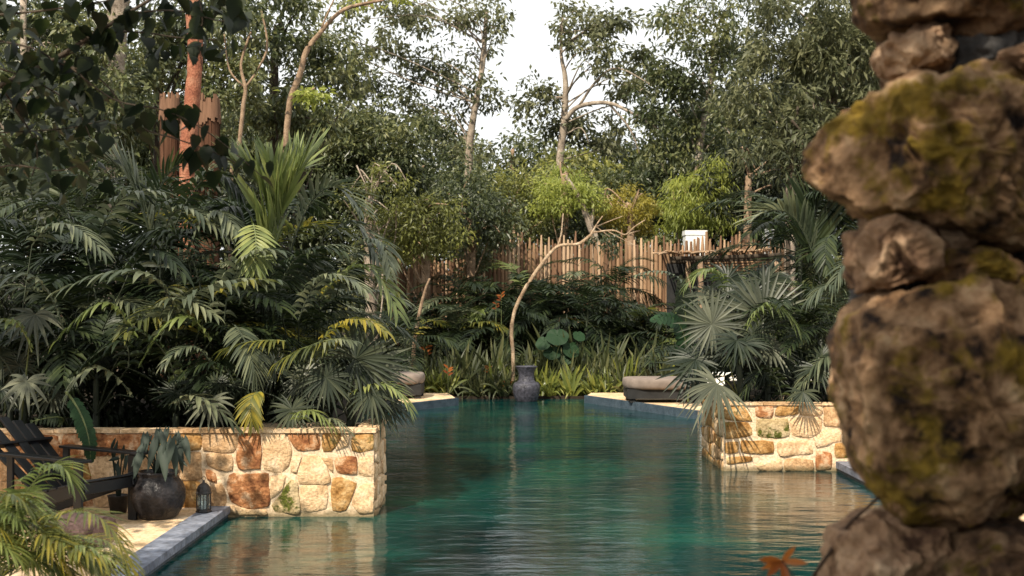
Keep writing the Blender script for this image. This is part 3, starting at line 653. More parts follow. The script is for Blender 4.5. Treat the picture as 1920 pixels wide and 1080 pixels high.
G3 = auto_fan((gx(1400, 16.0), 16.0, SZ), 1.0, 8, .45, 'taller fan palm rising behind the grey one on the right', GR, 53)
placed_fan(G1, (1335,608), 14.9, 78, (-.1,-1,.25), (-.3,-.1,1), 30, 'fan_grey', .12, 345)
placed_fan(G3, (1432,592), 15.3, 112, (.1,-1,.2), (-.7,-.1,.6), 26, 'fan_grey', .1, 230)
placed_fan(G1, (1345,720), 14.4, 80, (-.2,-.9,.5), (-.8,-.3,-.7), 22, 'fan_grey', .3, 210)
placed_fan(G2, (1505,735), 14.5, 40, (0,-.9,.5), (0,-.3,-1), 18, 'fan', .3, 230)
placed_fan(G1, (1300,690), 15.4, 75, (0,-1,.3), (-.9,-.1,.2), 20, 'fan', .15, 280)
pf(pR['c'], (1540,540), (1490,410), (1415,410), 16.0, (0,-.3), 90, 8, 32, 'palm_grey', .1, a0=50)
pf(pR['c'], (1530,500), (1530,400), (1545,395), 16.3, (0,0), 120, 9, 26, 'palm', .05, a0=36)
pf(pR['a'], (1400,620), (1440,570), (1490,605), 14.9, (-.1,-.2), 48, 5, 20, 'palm_lite', .7)
pf(pR['b'], (1590,580), (1560,535), (1520,560), 15, (-.1,-.2), 45, 5, 18, 'palm_grey', .6)
pf(pR['c'], (1560,440), (1548,460), (1550,505), 15.6, (-.1,-.2), 32, 5, 16, 'palm', .4, lift=0)
pf(pR['b'], (1600,700), (1550,670), (1500,725), 14.9, (-.1,-.2), 50, 6, 20, 'palm_grey', .5)
pf(pR['b'], (1620,520), (1590,490), (1560,545), 15.0, (-.1,-.2), 45, 5, 18, 'palm_grey', .5)
pf(pR['e'], (1360,545), (1330,505), (1288,535), 16.0, (-.1,-.2), 40, 5, 20, 'palm_lite', .5)
pf(pR['f'], (1315,600), (1270,520), (1195,515), 18.5, (-.1,-.4), 22, 5, 20, 'palm_grey', .6)
pf(pR['a'], (1470,770), (1440,690), (1390,745), 14.9, (-.1,-.2), 42, 6, 16, 'palm', .5)

# far understory palms in front of the fence
GF = 'dark palms in front of the pole fence'
far = [(1100,27.2,1.5,''),(1020,27.6,1.5,''),(940,27.2,1.3,''),(985,28.2,2.0,''),(1150,29.3,2.2,''),(870,28.5,1.9,''),(1040,28.3,1.7,''),(800,28,.9,'left'),(860,27.5,1.2,'l'),(930,28.5,1.7,''),(1000,29,1.2,''),(1090,29,1.9,''),(1130,27.6,.9,''),(1190,28.5,1.1,''),(1240,28,1.0,''),(1060,27.5,.8,''),(900,29.2,1.0,''),(1280,26.5,.9,''),(760,25.5,1.0,'')]
labs = ['palm in front of the fence directly above the elephant ear','palm behind the upper bend of the curved tree','palm under the orange bracts left of the curved tree','dark palm rising behind the middle of the curved tree','dark palm spreading below the small leafy tuft on the fence','dark palm below the olive bushy tree','dark palm filling the shade right of the curved tree','dark palm below the left end of the pole fence','feather palm below the thin left trunk tips','palm with an upright dark frond against the fence left of the curved tree','palm right behind the foot of the curved tree','tall dark palm reaching the fence top right of the curved tree','palm with pale drooping leaflets below the tall dark one','palm to the right of the pale drooping one, before the fence','palm next to the lath roof','low palm behind the elephant ear leaves','palm with orange bracts beside it left of the curved tree','palm between the rounded bench and the roof post','palm above the far left deck']
for i, (px, Y, h, _) in enumerate(far):
    Y += 1.2; auto_palm((gx(px, Y), Y, .05), h, 11, 1.5, labs[i], GF, 60+i, ll=.42, lw_=.045, n=20, lite=.18, el=(75,-25))

# ------------------------------------------------------------------ leaves / trees
def leaf_cards(C_, D, Nn, ln, wd):
    """C_ base pts, D direction, Nn normal ; diamond leaves folded on the midrib"""
    n_ = len(C_); D = D/np.linalg.norm(D, axis=1, keepdims=True)
    Sd = np.cross(D, Nn); Sd /= (np.linalg.norm(Sd, axis=1, keepdims=True)+1e-9); Nn = np.cross(Sd, D)
    ln = ln[:, None]; wd = wd[:, None]
    V = np.empty((n_, 4, 3), np.float32)
    V[:, 0] = C_; V[:, 1] = C_+D*ln*.42+Sd*wd*.5+Nn*wd*.15; V[:, 2] = C_+D*ln; V[:, 3] = C_+D*ln*.42-Sd*wd*.5+Nn*wd*.15
    V[:, 2, 2] -= (ln*.12)[:, 0]
    idx = np.arange(n_)[:, None]*4
    Fc = np.concatenate([idx+np.array([0,1,2]), idx+np.array([0,2,3])])
    return V.reshape(-1, 3), Fc
def crown_mesh(lobes, k, clump_r, per, ll, lw_, mats, rg, droop=.5):
    """lobes: (cx,cy,cz, rx,ry,rz) relative metres. returns mesh, clump centres"""
    Cs = []
    for (cx, cy, cz, rx, ry, rz) in lobes:
        nn_ = max(3, int(k*rx*rz/(clump_r**2)))
        u = rg.normal(size=(nn_, 3)); u /= np.linalg.norm(u, axis=1, keepdims=True)
        rad = rg.uniform(.45, 1.0, (nn_, 1))**.7
        Cs.append(np.array([cx, cy, cz])+u*rad*np.exp(rg.normal(0, .17, (nn_, 1)))*np.array([rx, ry, rz]))
    Cs = np.concatenate(Cs); n_ = len(Cs)
    sz = rg.uniform(.6, 1.35, n_)*clump_r
    ids = np.repeat(np.arange(n_), per)
    off = rg.normal(size=(len(ids), 3))*np.array([.55, .55, .36])*sz[ids][:, None]
    base = Cs[ids]+off
    D = off/(np.linalg.norm(off, axis=1, keepdims=True)+1e-6)*.7+rg.normal(size=(len(ids), 3))*.6+np.array([0, 0, -droop])
    Nn = rg.normal(size=(len(ids), 3))*.6+np.array([0, -.2, 1.0])
    V, Fc = leaf_cards(base, D, Nn, ll*rg.uniform(.4, 1.5, len(ids)), lw_*rg.uniform(.7, 1.2, len(ids)))
    me = mesh_np('crown', V, Fc, mats)
    return me, Cs
def tree(name, lobes_px, Y, mk, label, cat='tree', group=None, trunk=None, tr=.14, bark='bark_tan', k=1.6, clump=.5, per=70, ll=.17, lw_=.08, dr=1.0, nlimb=16, seed=0, zbase=.05, limb_r=.03, droop=.5):
    """lobes_px (cx,cy,rx,ry[,dY]) photo pixels at distance Y ; trunk: list of (px,py[,r px])"""
    rg = np.random.default_rng(seed+100); rs = random.Random(seed)
    if trunk is None:
        c_ = lobes_px[0]; trunk = [(c_[0], None), (c_[0]+rs.uniform(-10, 10), c_[1]+c_[3]*.6), (c_[0]+rs.uniform(-15, 15), c_[1])]
    pts = []; rad = []
    for j, tp in enumerate(trunk):
        if tp[1] is None: p = Vector((gx(tp[0], Y), Y, zbase))
        else: p = P(tp[0], tp[1], Y)
        pts.append(p); rad.append(tp[2]*Y/F if len(tp) > 2 else tr*(1-.6*j/(len(trunk)-1)))
    root = thing(name, (pts[0].x, Y, zbase), label, cat, group); o = Vector(root.location)
    pts = [p-o for p in pts]
    q = MB(); q.tube(pts, rad, 9, 0, 6, True, .12); q.build('trunk', M[bark], root, True)
    lobes = []
    for l_ in lobes_px:
        c = P(l_[0], l_[1], Y)-o; dy = l_[4] if len(l_) > 4 else rs.uniform(-1.2, 1.2); rx, rz = l_[2]*Y/F, l_[3]*Y/F
        lobes.append((c.x, dy, c.z, rx, (rx+rz)*.5*dr, rz))
    me, Cs = crown_mesh(lobes, k, clump, per, ll, lw_, [M[mk]], rg, droop)
    link('crown', me, root)
    if nlimb:
        idx = rg.choice(len(Cs), min(nlimb, len(Cs)), replace=False)
        q = MB(); sp, sr = spline(pts, rad, 6)
        for i in idx:
            c = Vector(Cs[i]); cand = [(p-c).length+max(0, p.z-c.z)*1.5 for p in sp]; j = cand.index(min(cand)); j = max(1, j-rs.randint(0, 4))
            s_ = sp[j]; mid = s_.lerp(c, .5)+Vector((rs.uniform(-.3, .3), rs.uniform(-.3, .3), rs.uniform(-.1, .6)))
            r_ = min(sr[j]*.6, limb_r)
            q.tube([s_, mid, c], [r_, r_*.6, .012], 6, 0, 4, False)
        q.build('limbs', M[bark], root, True)
    return root
GT = 'tall trees beyond the pole fence'
tree('tall_tree', [(700,60,110,80),(815,70,110,85),(770,190,115,75),(905,50,75,55),(880,150,70,55),(830,250,85,45),(640,120,70,80)], 42, 'lf_grey',
     'tall airy tree left of the white sky gap, sky showing through its leaves', group=GT, trunk=[(872,None),(878,330),(886,230),(905,120),(912,20)], tr=.16, bark='bark_pale', k=1.9, clump=.46, per=65, nlimb=22, seed=1, ll=.2, lw_=.1)
tree('tall_tree', [(1085,25,55,38,0),(1150,55,70,40,0),(1190,100,70,42,1),(1005,170,62,30,0),(985,205,50,24,0),(1130,120,50,30,-1),(1140,225,80,45,1),(1200,190,60,40,0),(1050,215,60,30,1),(1075,65,26,40,0)], 40, 'lf_grey',
     'slim pale-trunked tree standing in front of the white sky gap', group=GT, trunk=[(1040,None),(1046,400,8),(1050,300,7.5),(1058,220,6.5),(1060,150,5),(1052,100,3.2),(1055,30,2)], tr=.14, bark='bark_pale', k=2.0, clump=.4, per=75, nlimb=20, seed=2, ll=.19, lw_=.1)
# its long bare drooping boughs
bb = thing('bare_bough', P(1060,225,39.6), 'long bare pale bough curving right and down from the slim tree', 'branch'); o = Vector(bb.location)
q = MB(); q.tube([P(1060,225,39.6)-o, P(1085,200,39.4)-o, P(1140,193,39)-o, P(1190,215,38.6)-o, P(1240,245,38.4)-o], [.09,.075,.06,.045,.02], 7, 0, 4); q.build('bough', M['bark_pale'], bb, True)
q = MB(); q.tube([P(1085,200,39.4)-o, P(1120,150,39)-o, P(1160,128,39)-o, P(1230,165,38.6)-o], [.05,.04,.03,.015], 6, 0, 4)
q.tube([P(1140,193,39)-o, P(1180,240,39)-o, P(1200,290,39)-o], [.04,.03,.012], 6, 0, 4); q.tube([P(1065,250,39.5)-o, P(1090,240,39)-o, P(1105,270,39)-o], [.03,.02,.01], 6, 0, 4); q.build('branchlets', M['bark_pale'], bb, True)
tree('tall_tree', [(1290,110,75,80),(1240,175,60,60),(1360,60,75,70),(1350,230,95,70),(1270,270,75,50),(1240,60,35,35)], 38, 'lf_mid',
     'tall leafy tree right of the sky gap, reaching out of the frame', group=GT, trunk=[(1300,None),(1310,300),(1330,180),(1345,60)], k=3.2, clump=.45, per=80, nlimb=18, seed=3, bark='bark_pale', ll=.18, lw_=.09)
tree('tall_tree', [(1460,60,95,75),(1560,50,95,75),(1450,190,90,75),(1560,180,90,80),(1500,290,100,70),(1620,140,80,90)], 30, 'lf_grey',
     'dense grey-green tree just left of the top of the dark boulders', group=GT, trunk=[(1480,None),(1482,380),(1490,280),(1560,180),(1555,40)], k=2.9, clump=.36, per=75, nlimb=20, seed=4, bark='bark_pale', ll=.2, lw_=.075)
tree('tall_tree', [(1400,330,90,60),(1500,380,110,70),(1600,350,80,90),(1420,420,60,40)], 33, 'lf_dark',
     'dark bushy tree behind the right palms', group=GT, k=4.5, clump=.4, per=80, nlimb=8, seed=5)
tree('broad_tree', [(60,60,110,100),(40,220,110,110),(170,160,90,110),(110,330,120,80)], 24, 'lf_mid', 'leafy tree at the top left corner behind the overhanging branch', group=GT,
     trunk=[(50,None),(58,460,8),(50,350,8),(46,220,7),(44,0,6)], bark='bark_pale', k=5, clump=.34, per=80, nlimb=12, seed=6, ll=.14, lw_=.07)
tree('broad_tree', [(300,70,90,90),(270,200,70,90),(410,60,80,80),(430,170,60,70)], 27, 'lf_mid', 'leafy tree behind the red trunk', group=GT, bark='bark_dark', k=4.5, clump=.34, per=80, nlimb=12, seed=7, ll=.14, lw_=.07)
tree('broad_tree', [(520,60,75,80),(600,130,80,70),(590,230,75,50),(500,200,50,60)], 30, 'lf_mid', 'dark leafy tree behind the leaning pinkish trunk', group=GT, bark='bark_dark', k=3.8, clump=.36, per=80, nlimb=12, seed=8, ll=.17, lw_=.08)
# far rows that close the view
for i, (cx, cy, rx, ry, mk) in enumerate([(120,240,260,170,'lf_mid'),(430,250,170,110,'lf_dark'),(640,290,130,75,'lf_olive'),(790,310,130,70,'lf_mid'),(960,285,120,40,'lf_mid'),(1150,310,120,60,'lf_dark'),(1080,330,90,50,'lf_olive'),(1300,300,160,90,'lf_mid'),(1500,220,200,180,'lf_dark'),(1690,200,200,220,'lf_dark'),(-120,200,200,260,'lf_dark')]):
    tree('distant_tree', [(cx,cy,rx,ry),(cx-rx*.5,cy+60,rx*.6,ry*.7),(cx+rx*.5,cy+60,rx*.6,ry*.7)], 52+i%3*3, mk, ['rounded tree in the far row at the left edge','far tree behind the thatch-wrapped posts','far olive tree right of the leaning trunk','far tree under the airy tall tree','far tree below the lower sky patch','far dark tree right of the slim trunk','far olive tree behind the slim trunk base','far tree behind the yellow-green shrubs','far dark tree behind the right palms','far tree hidden behind the boulders','far tree beyond the left edge'][i],
         group='far trees closing the view', k=5.0, clump=.7, per=80, nlimb=0, seed=30+i, ll=.28, lw_=.14, zbase=1.2)
# middle shrubs and bamboo around the fence
GS = 'shrubs growing over the pole fence'
tree('shrub_tree', [(800,425,80,62),(740,450,45,60)], 30, 'lf_olive', 'olive bushy tree covering the left end of the fence', 'shrub', GS, k=4.5, clump=.28, per=85, nlimb=14, seed=41, ll=.11, lw_=.05)
tree('shrub_tree', [(880,400,80,70),(935,425,40,35),(885,470,35,40)], 31, 'lf_mid', 'green bushy tree over the fence left of the curved tree', 'shrub', GS, k=4.5, clump=.28, per=85, nlimb=14, seed=42, ll=.11, lw_=.05)
tree('shrub_tree', [(700,360,70,70),(720,430,50,70)], 29, 'lf_olive', 'twiggy shrub with bare stems left of the fence', 'shrub', GS, k=1.5, clump=.28, per=60, nlimb=30, seed=43, ll=.11, lw_=.05, bark='bark_pale')
tree('shrub_tree', [(1060,335,48,40),(1030,375,50,30),(1090,385,30,40)], 34, 'lf_lime', 'light green small tree below the slim pale trunk', 'shrub', GS, k=4.5, clump=.28, per=85, nlimb=10, seed=44, ll=.12, lw_=.045)
tree('shrub_tree', [(960,380,60,50),(1000,420,60,30)], 35, 'lf_olive', 'olive shrub rising behind the fence left of the light green tree', 'shrub', GS, k=4.5, clump=.3, per=85, nlimb=10, seed=45, ll=.12, lw_=.05)
tree('shrub_tree', [(1175,390,58,38),(1210,420,45,25)], 34, 'lf_yel', 'yellowish feathery shrub behind the bare branch tips', 'shrub', GS, k=4.5, clump=.26, per=85, nlimb=8, seed=46, ll=.12, lw_=.035)
tree('bamboo_clump', [(1290,375,45,55),(1330,350,40,40),(1270,415,40,30),(1350,400,30,40)], 34, 'lf_lime', 'lime green bamboo-like clump left of the white pillar', 'bamboo', GS, k=4, clump=.26, per=90, nlimb=14, seed=47, ll=.17, lw_=.03, droop=1.1)
tree('shrub_tree', [(1110,415,40,30),(1060,430,50,25)], 34.5, 'lf_mid', 'low green shrub along the fence behind the curved tree', 'shrub', GS, k=4.5, clump=.26, per=85, nlimb=8, seed=48, ll=.11, lw_=.05)
tree('shrub_tree', [(1120,460,30,20)], 31.4, 'lf_mid', 'small leafy tuft hanging over the fence under the bare branch', 'shrub', GS, k=2.4, clump=.22, per=70, nlimb=5, seed=49, ll=.1, lw_=.05, tr=.03)
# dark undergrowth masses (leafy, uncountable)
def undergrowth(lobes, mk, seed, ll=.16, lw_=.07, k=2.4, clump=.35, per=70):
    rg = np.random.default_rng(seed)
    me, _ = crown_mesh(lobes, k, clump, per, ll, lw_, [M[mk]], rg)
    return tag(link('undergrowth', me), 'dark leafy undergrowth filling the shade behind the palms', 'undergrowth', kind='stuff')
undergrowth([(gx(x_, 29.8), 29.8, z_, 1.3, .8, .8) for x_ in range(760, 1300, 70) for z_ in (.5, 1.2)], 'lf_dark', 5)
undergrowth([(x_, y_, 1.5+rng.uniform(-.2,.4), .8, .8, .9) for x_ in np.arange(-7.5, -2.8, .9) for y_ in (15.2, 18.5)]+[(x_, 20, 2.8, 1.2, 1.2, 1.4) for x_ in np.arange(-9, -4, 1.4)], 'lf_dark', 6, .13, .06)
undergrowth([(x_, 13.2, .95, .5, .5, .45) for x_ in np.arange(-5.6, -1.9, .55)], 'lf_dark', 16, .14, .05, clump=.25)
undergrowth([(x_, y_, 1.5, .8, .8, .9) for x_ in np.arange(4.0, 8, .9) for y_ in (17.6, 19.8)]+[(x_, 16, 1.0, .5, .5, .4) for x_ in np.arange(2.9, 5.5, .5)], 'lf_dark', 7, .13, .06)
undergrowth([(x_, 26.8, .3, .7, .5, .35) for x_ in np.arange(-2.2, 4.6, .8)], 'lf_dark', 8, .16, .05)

undergrowth([(gx(x_, 36), 36, z_, 1.6, 1, 1.1) for x_ in range(440, 800, 60) for z_ in (1, 2.4, 3.8, 5.2, 6.4)], 'lf_mid', 9, .16, .08, 3.0, .4)
undergrowth([(gx(x_, 38), 38, z_, 1.6, 1, 1.1) for x_ in range(800, 1640, 70) for z_ in (1, 2.4, 3.8, 5.0)], 'lf_mid', 10, .16, .08, 3.0, .4)
# ------------------------------------------------------------------ prominent trunks on the left
def trunk_thing(name, pts, Y, bark, label, cat='tree trunk', twigs=None, zb=.05, crown=None):
    tk = 1.0 if name == 'gumbo_limbo_tree' or 'broad' in label else (.5 if name == 'curved_tree' else .6)
    p0 = Vector((gx(pts[0][0], Y), Y, zb)); root = thing(name, p0, label, cat)
    v = [Vector((0,0,0))]+[P(a_, b_, Y)-p0 for a_, b_, r_ in pts]; r_ = [pts[0][2]*Y/F*1.25*tk]+[c_*Y/F*tk for _, _, c_ in pts]
    q = MB(); q.tube(v, r_, 12, 0, 6, True, .18); q.build('trunk', M[bark], root, True)
    if twigs:
        for tw in twigs:
            q = MB(); q.tube([P(a_, b_, Y+d_)-p0 for a_, b_, c_, d_ in tw], [c_*Y/F*tk*.9 for a_, b_, c_, d_ in tw], 7, 0, 5, True, .1); q.build('limb', M[bark], root, True)
    if crown:
        rg = np.random.default_rng(3); lob = []
        for (cx, cy, rx, ry, dy) in crown[0]:
            c = P(cx, cy, Y+dy)-p0; k_ = Y/F; lob.append((c.x, c.y, c.z, rx*k_, (rx+ry)*.5*k_, ry*k_))
        me, _ = crown_mesh(lob, crown[2], crown[3], 60, crown[4], crown[4]*.5, [M[crown[1]]], rg); link('crown', me, root)
    return root
trunk_thing('gumbo_limbo_tree', [(350,330,14),(356,240,15),(366,110,14),(362,20,14.5),(355,-120,14),(380,-300,11)], 19, 'bark_red', 'red peeling-bark trunk rising straight out of the top left frame', 'tree',
            [[(356,-120,9,0),(300,-220,6,0),(250,-300,3,0)]], .05, ([(380,-300,150,80,0),(250,-330,120,70,1)],'lf_mid',1.4,.4,.15))
trunk_thing('pale_tree', [(196,420,20),(200,250,20),(212,130,21),(222,0,20),(230,-200,18)], 25, 'bark_pale', 'broad pale mottled trunk behind the overhanging branch, left', 'tree', None, .05, ([(230,-260,170,90,0)],'lf_mid',1.4,.5,.18))
trunk_thing('leaning_tree', [(525,330,8),(535,270,9),(544,190,10),(562,140,9.5),(575,95,8.5),(600,62,7),(645,18,6),(720,0,4)], 21, 'bark_tan', 'slender pinkish trunk leaning right across the upper left', 'tree',
            [[(562,140,5,0),(548,185,4,.2),(590,165,3,0)],[(600,62,4,0),(612,30,3,0),(640,-30,2,0)],[(645,18,3,0),(680,10,2.5,0),(700,15,1.5,0)]], .05, ([(590,180,22,12,-.2),(700,-20,60,30,0)],'lf_lime',1.0,.2,.12))
trunk_thing('slender_tree', [(432,360,6),(446,290,6.5),(456,200,6.5),(460,165,6),(452,120,4),(470,60,3)], 22, 'bark_tan', 'short slender brown trunk between the red trunk and the leaning one', 'tree',
            [[(460,165,4,0),(430,130,3,0),(420,60,2,0)],[(460,165,4,0),(500,95,4,0),(490,20,3,0)]], .05, ([(450,40,60,50,0)],'lf_mid',1.2,.3,.14))
trunk_thing('slender_tree', [(776,655,6),(786,590,5.5),(797,545,4),(806,522,3)], 27, 'bark_tan', 'thin bare brown stem in front of the left end of the fence', 'tree trunk')
trunk_thing('curved_tree', [(962,668,7),(959,620,7),(966,580,6.5),(985,540,6.5),(1012,500,7),(1034,472,6),(1052,460,5.5),(1085,457,5.5),(1108,440,5.5)], 26.2, 'bark_curved', 'thin curving tree bending right over the plants behind the urn', 'tree',
            [[(1045,463,3.5,0),(1052,440,3,0),(1056,400,2,0)],[(1108,440,4.5,0),(1118,422,3.5,0),(1130,405,2,0)],[(1112,436,4,0),(1150,432,3.5,-.3),(1172,440,3,-.4),(1190,425,2.5,-.5),(1210,412,1.5,-.5)],[(1172,440,2.2,-.4),(1200,432,1.6,-.4)],[(1118,425,2.5,0),(1142,415,2,.2),(1168,405,1.2,.3)],[(1140,434,2,-.3),(1170,450,1.5,-.3),(1195,462,1,-.3)],[(1110,440,3,0),(1085,457,2.5,.2),(1090,470,1.5,.2)]])
trunk_thing('pale_tree', [(1118,470,11),(1108,430,10),(1096,395,9),(1085,370,8.5),(1060,330,7)], 33.2, 'bark_pale', 'thick pale leaning trunk just behind the fence at the tips of the curved tree', 'tree', [[(1108,430,5,0),(1112,395,5,0),(1108,370,4,0)]])
trunk_thing('slender_tree', [(1478,420,7),(1482,360,6),(1488,290,5.5),(1496,200,4)], 29, 'bark_dark', 'grey stem seen above the right palms', 'tree', [[(1540,270,3,-.5),(1512,255,4,-.5),(1484,225,5,-.5)]])

# thatch-wrapped posts
def thatch_post(x0, x1, ytop, Y, label, capped=True, zb=.05):
    r_ = (x1-x0)/2*Y/F; p0 = Vector((gx((x0+x1)/2, Y), Y, zb)); H = P(0, ytop, Y).z-zb
    root = thing('thatched_post', p0, label, 'post', 'thatch-wrapped posts behind the left palms')
    q = MB(); rs = random.Random(x0)
    q.lathe([(0,.0),(r_*.8,0),(r_*.8,H-.02),(0,H)], n=14); q.build('core', M['thatch'], root)
    q = MB()
    for i in range(46):
        a_ = i/46*2*math.pi; rr_ = r_*rs.uniform(.86, 1.0); w_ = r_*.085
        c = Vector((math.cos(a_)*rr_, math.sin(a_)*rr_, 0)); t_ = Vector((-math.sin(a_), math.cos(a_), 0))*w_
        q.add([c-t_, c+t_, c*1.02+t_+Vector((0,0,H-.3)), c*1.02-t_+Vector((0,0,H-.3)), c*.9+Vector((0,0,H-.3)), c*.9], [(0,1,2,3),(0,3,4,5),(1,5,4,2)])
    tag(q.build('bark_strips', M['thatch'], root), kind='stuff')
    if capped:
        q = MB()
        for i in range(40):
            a_ = i/40*2*math.pi; c = Vector((math.cos(a_), math.sin(a_), 0)); t_ = Vector((-math.sin(a_), math.cos(a_), 0))*r_*.09
            z1 = H+rs.uniform(-.04, .12); z0 = H-.26-rs.uniform(0, .16)
            q.add([c*r_*1.12-t_+Vector((0,0,z0)), c*r_*1.12+t_+Vector((0,0,z0)), c*r_*.98+t_+Vector((0,0,z1)), c*r_*.98-t_+Vector((0,0,z1)), c*r_*.8+Vector((0,0,z0+.03)), c*r_*.75+Vector((0,0,z1))], [(0,1,2,3),(0,3,5,4),(1,4,5,2)])
        tag(q.build('fringe', M['thatch_cap'], root), kind='stuff')
thatch_post(372, 412, 190, 20, 'thatch-wrapped post right of the red trunk')
thatch_post(300, 336, 186, 20.2, 'thatch-wrapped post left of the red trunk')
thatch_post(338, 372, 215, 21, 'thatch-wrapped post directly behind the red trunk')

# ------------------------------------------------------------------ fence, pillars, roof
FY = 32.0
fence = thing('pole_fence', (gx(1100, FY), FY, 0), 'tall fence of weathered vertical poles across the back of the garden', 'fence'); fo = Vector(fence.location)
pm = []
for i in range(9):
    rs = random.Random(i); q = MB(); r_ = rs.uniform(.04, .058)
    q.tube([(0,0,-1),(rs.uniform(-.02,.02),0,-.5),(rs.uniform(-.02,.02),0,-.1),(0,0,0)], [r_,r_*rs.uniform(.9,1.05),r_*.9,r_*rs.uniform(.35,.7)], 7, 0, 1, True, .25)
    pm.append(q.mesh('pole', M[['pole_a','pole_b','pole_c'][i%3]], True))
px = 738; rs = random.Random(5); cnt = 0
while px < 1475:
    ytop = 452+rs.gauss(0, 5)-(6 if rs.random() < .15 else 0)
    if px < 930: ytop = 492-(px-740)*.12+rs.gauss(0, 6)
    if 955 < px < 978: ytop -= rs.uniform(0, 22)
    if rs.random() < .06: ytop -= 14
    if px > 1270: ytop = 447+rs.gauss(0, 6)
    p = P(px, ytop, FY); o_ = link('pole', rs.choice(pm), fence, (p.x-fo.x, rs.uniform(-.04, .04), p.z)); o_.scale = (1, 1, p.z); o_.rotation_euler = (0, rs.gauss(0, .008), rs.uniform(0, 6))
    px += rs.uniform(6.2, 8.2); cnt += 1
for z_ in (1.2, 2.7):
    q = MB(); q.tube([(gx(738,FY)-fo.x,.09,z_),(gx(1475,FY)-fo.x,.09,z_)], [.04,.04], 7, 0, 1); q.build('rail', M['pole_c'], fence, True)
for (x0, x1, yt, lab) in ((1283,1322,433,'squat white masonry pillar behind the fence, left of the lath roof'),(1431,1449,430,'narrow white pillar behind the fence at the right end of the lath roof')):
    Yp = 33; p0 = Vector((gx((x0+x1)/2, Yp), Yp, 0)); r_ = (x1-x0)/2*Yp/F; H = P(0, yt, Yp).z
    pi_ = thing('white_pillar', p0, lab, 'pillar')
    q = MB(); q.box(-r_, r_, -r_, r_, 0, H-.12); q.build('shaft', M['white'], pi_)
    q = MB(); q.box(-r_*1.06, r_*1.06, -r_*1.06, r_*1.06, H-.12, H); q.build('cap', M['white'], pi_)
# lath roof shelter
SY = 29.5
sh = thing('lath_shelter', (gx(1360, SY), SY, 0), 'flat shelter roofed with thin crooked sticks on a wooden post, right of the fence', 'shelter'); so = Vector(sh.location)
def sp(px, py, Y): return P(px, py, Y)-so
for x_, Y_ in ((1313, SY), (1455, SY), (1290, SY+2), (1440, SY+2)):
    a_ = sp(x_, 490, Y_); q = MB(); q.tube([Vector((a_.x, a_.y, 0)), Vector((a_.x+.02, a_.y, a_.z*.5)), a_], [.075,.07,.065], 9, 0, 3, True, .15); q.build('post', M['bark_tan'], sh, True)
for y_, yy in ((SY, 484), (SY+2, 490)):
    q = MB(); q.tube([sp(1256, yy+1, y_), sp(1360, yy-1, y_), sp(1465, yy-6, y_)], [.05,.055,.05], 8, 0, 3, True, .2); q.build('beam', M['bark_dark'], sh, True)
rs = random.Random(9)
for i in range(44):
    x_ = 1256+i*4.8; z_ = sp(x_, 482-(x_-1256)*.03, SY).z
    a_ = sp(x_, 482, SY); q = MB(); q.tube([(a_.x-rs.uniform(.1,.5), -rs.uniform(.15,.7), z_+.06+rs.uniform(-.02,.05)), (a_.x, 1, z_+.10+rs.uniform(0,.05)), (a_.x+rs.uniform(.1,.4), 2.5, z_+.22)], [.022,.026,.022], 5, 0, 1); q.build('stick', M[rs.choice(['pole_a','pole_b'])], sh, True)
q = MB(); a_ = sp(1250, 490, SY+2.3); b_ = sp(1462, 490, SY+2.3); q.box(a_.x, b_.x, 2.3, 2.34, 0, a_.z-.05); q.build('interior_shade_panel', M['darkbase'], sh)  # dark sheet for a tarp and the shaded opening under the roof
for i in range(5):
    z_ = sp(1300, 494+i*5, SY+1.6).z; q = MB(); q.tube([sp(1320, 494+i*5, SY+1.6), sp(1455, 490+i*5, SY+1.6)], [.025,.025], 5, 0, 1); q.build('lath', M['pole_a'], sh, True)

# ------------------------------------------------------------------ shore plants
def strap_plant_mesh(seed, n, h, w_, mk):
    rs = random.Random(seed); V, Fc, MI = [], [], []
    for i in range(n):
        az = rs.uniform(0, 6.28); tl = rs.uniform(.15, .9)
        d = Vector((math.cos(az)*tl, math.sin(az)*tl, 1)).normalized(); ln = h*rs.uniform(.55, 1.15)
        blade(V, Fc, MI, Vector((rs.uniform(-.07,.07), rs.uniform(-.07,.07), 0)), d, Vector((-math.sin(az)*.2, math.cos(az)*.2, .3))+Vector((0,-1,0)), ln, w_*rs.uniform(.7,1.2), rs.uniform(.1,1.3)*tl, [.7,.9,1,.9,.6], .15, 0, 5)
    return to_mesh('strap_leaf_plant', V, Fc, MI, [M[mk]])
sm = [strap_plant_mesh(i, 30, .64, .042, 'strap') for i in range(5)]+[strap_plant_mesh(20+i, 24, .55, .05, 'strap_yel') for i in range(4)]
rs = random.Random(21)
def strap_row(n, x0, x1, Y, z, pool, sc, lab, grp):
    for i in range(n):
        px = x0+(x1-x0)*(i+rs.uniform(-.3,.3))/n; y_ = Y+rs.uniform(-.15,.15)
        o_ = link('strap_leaf_plant', rs.choice(pool), None, (gx(px, y_), y_, z), (0, 0, rs.uniform(0, 6.28)))
        s_ = sc*rs.uniform(.8, 1.2); o_.scale = (s_, s_, s_*rs.uniform(.85,1.15)); tag(o_, lab, 'plant', grp)
strap_row(26, 800, 1270, 27.0, .05, sm[:5], 2.0, 'grey-green strap-leaved plant in the back row of the far bank', 'strap-leaved plants in the back row')
strap_row(26, 795, 1265, 26.5, .05, sm, 1.55, 'strap-leaved plant in the middle row of the far bank', 'strap-leaved plants in the middle row')
strap_row(10, 865, 965, 26.1, .05, sm[:5], 1.25, 'strap-leaved plant on the water edge left of the urn', 'strap-leaved plants left of the urn')
strap_row(16, 1015, 1190, 26.1, .05, sm[4:], 1.15, 'yellow-green strap-leaved plant on the water edge right of the urn', 'strap-leaved plants right of the urn')
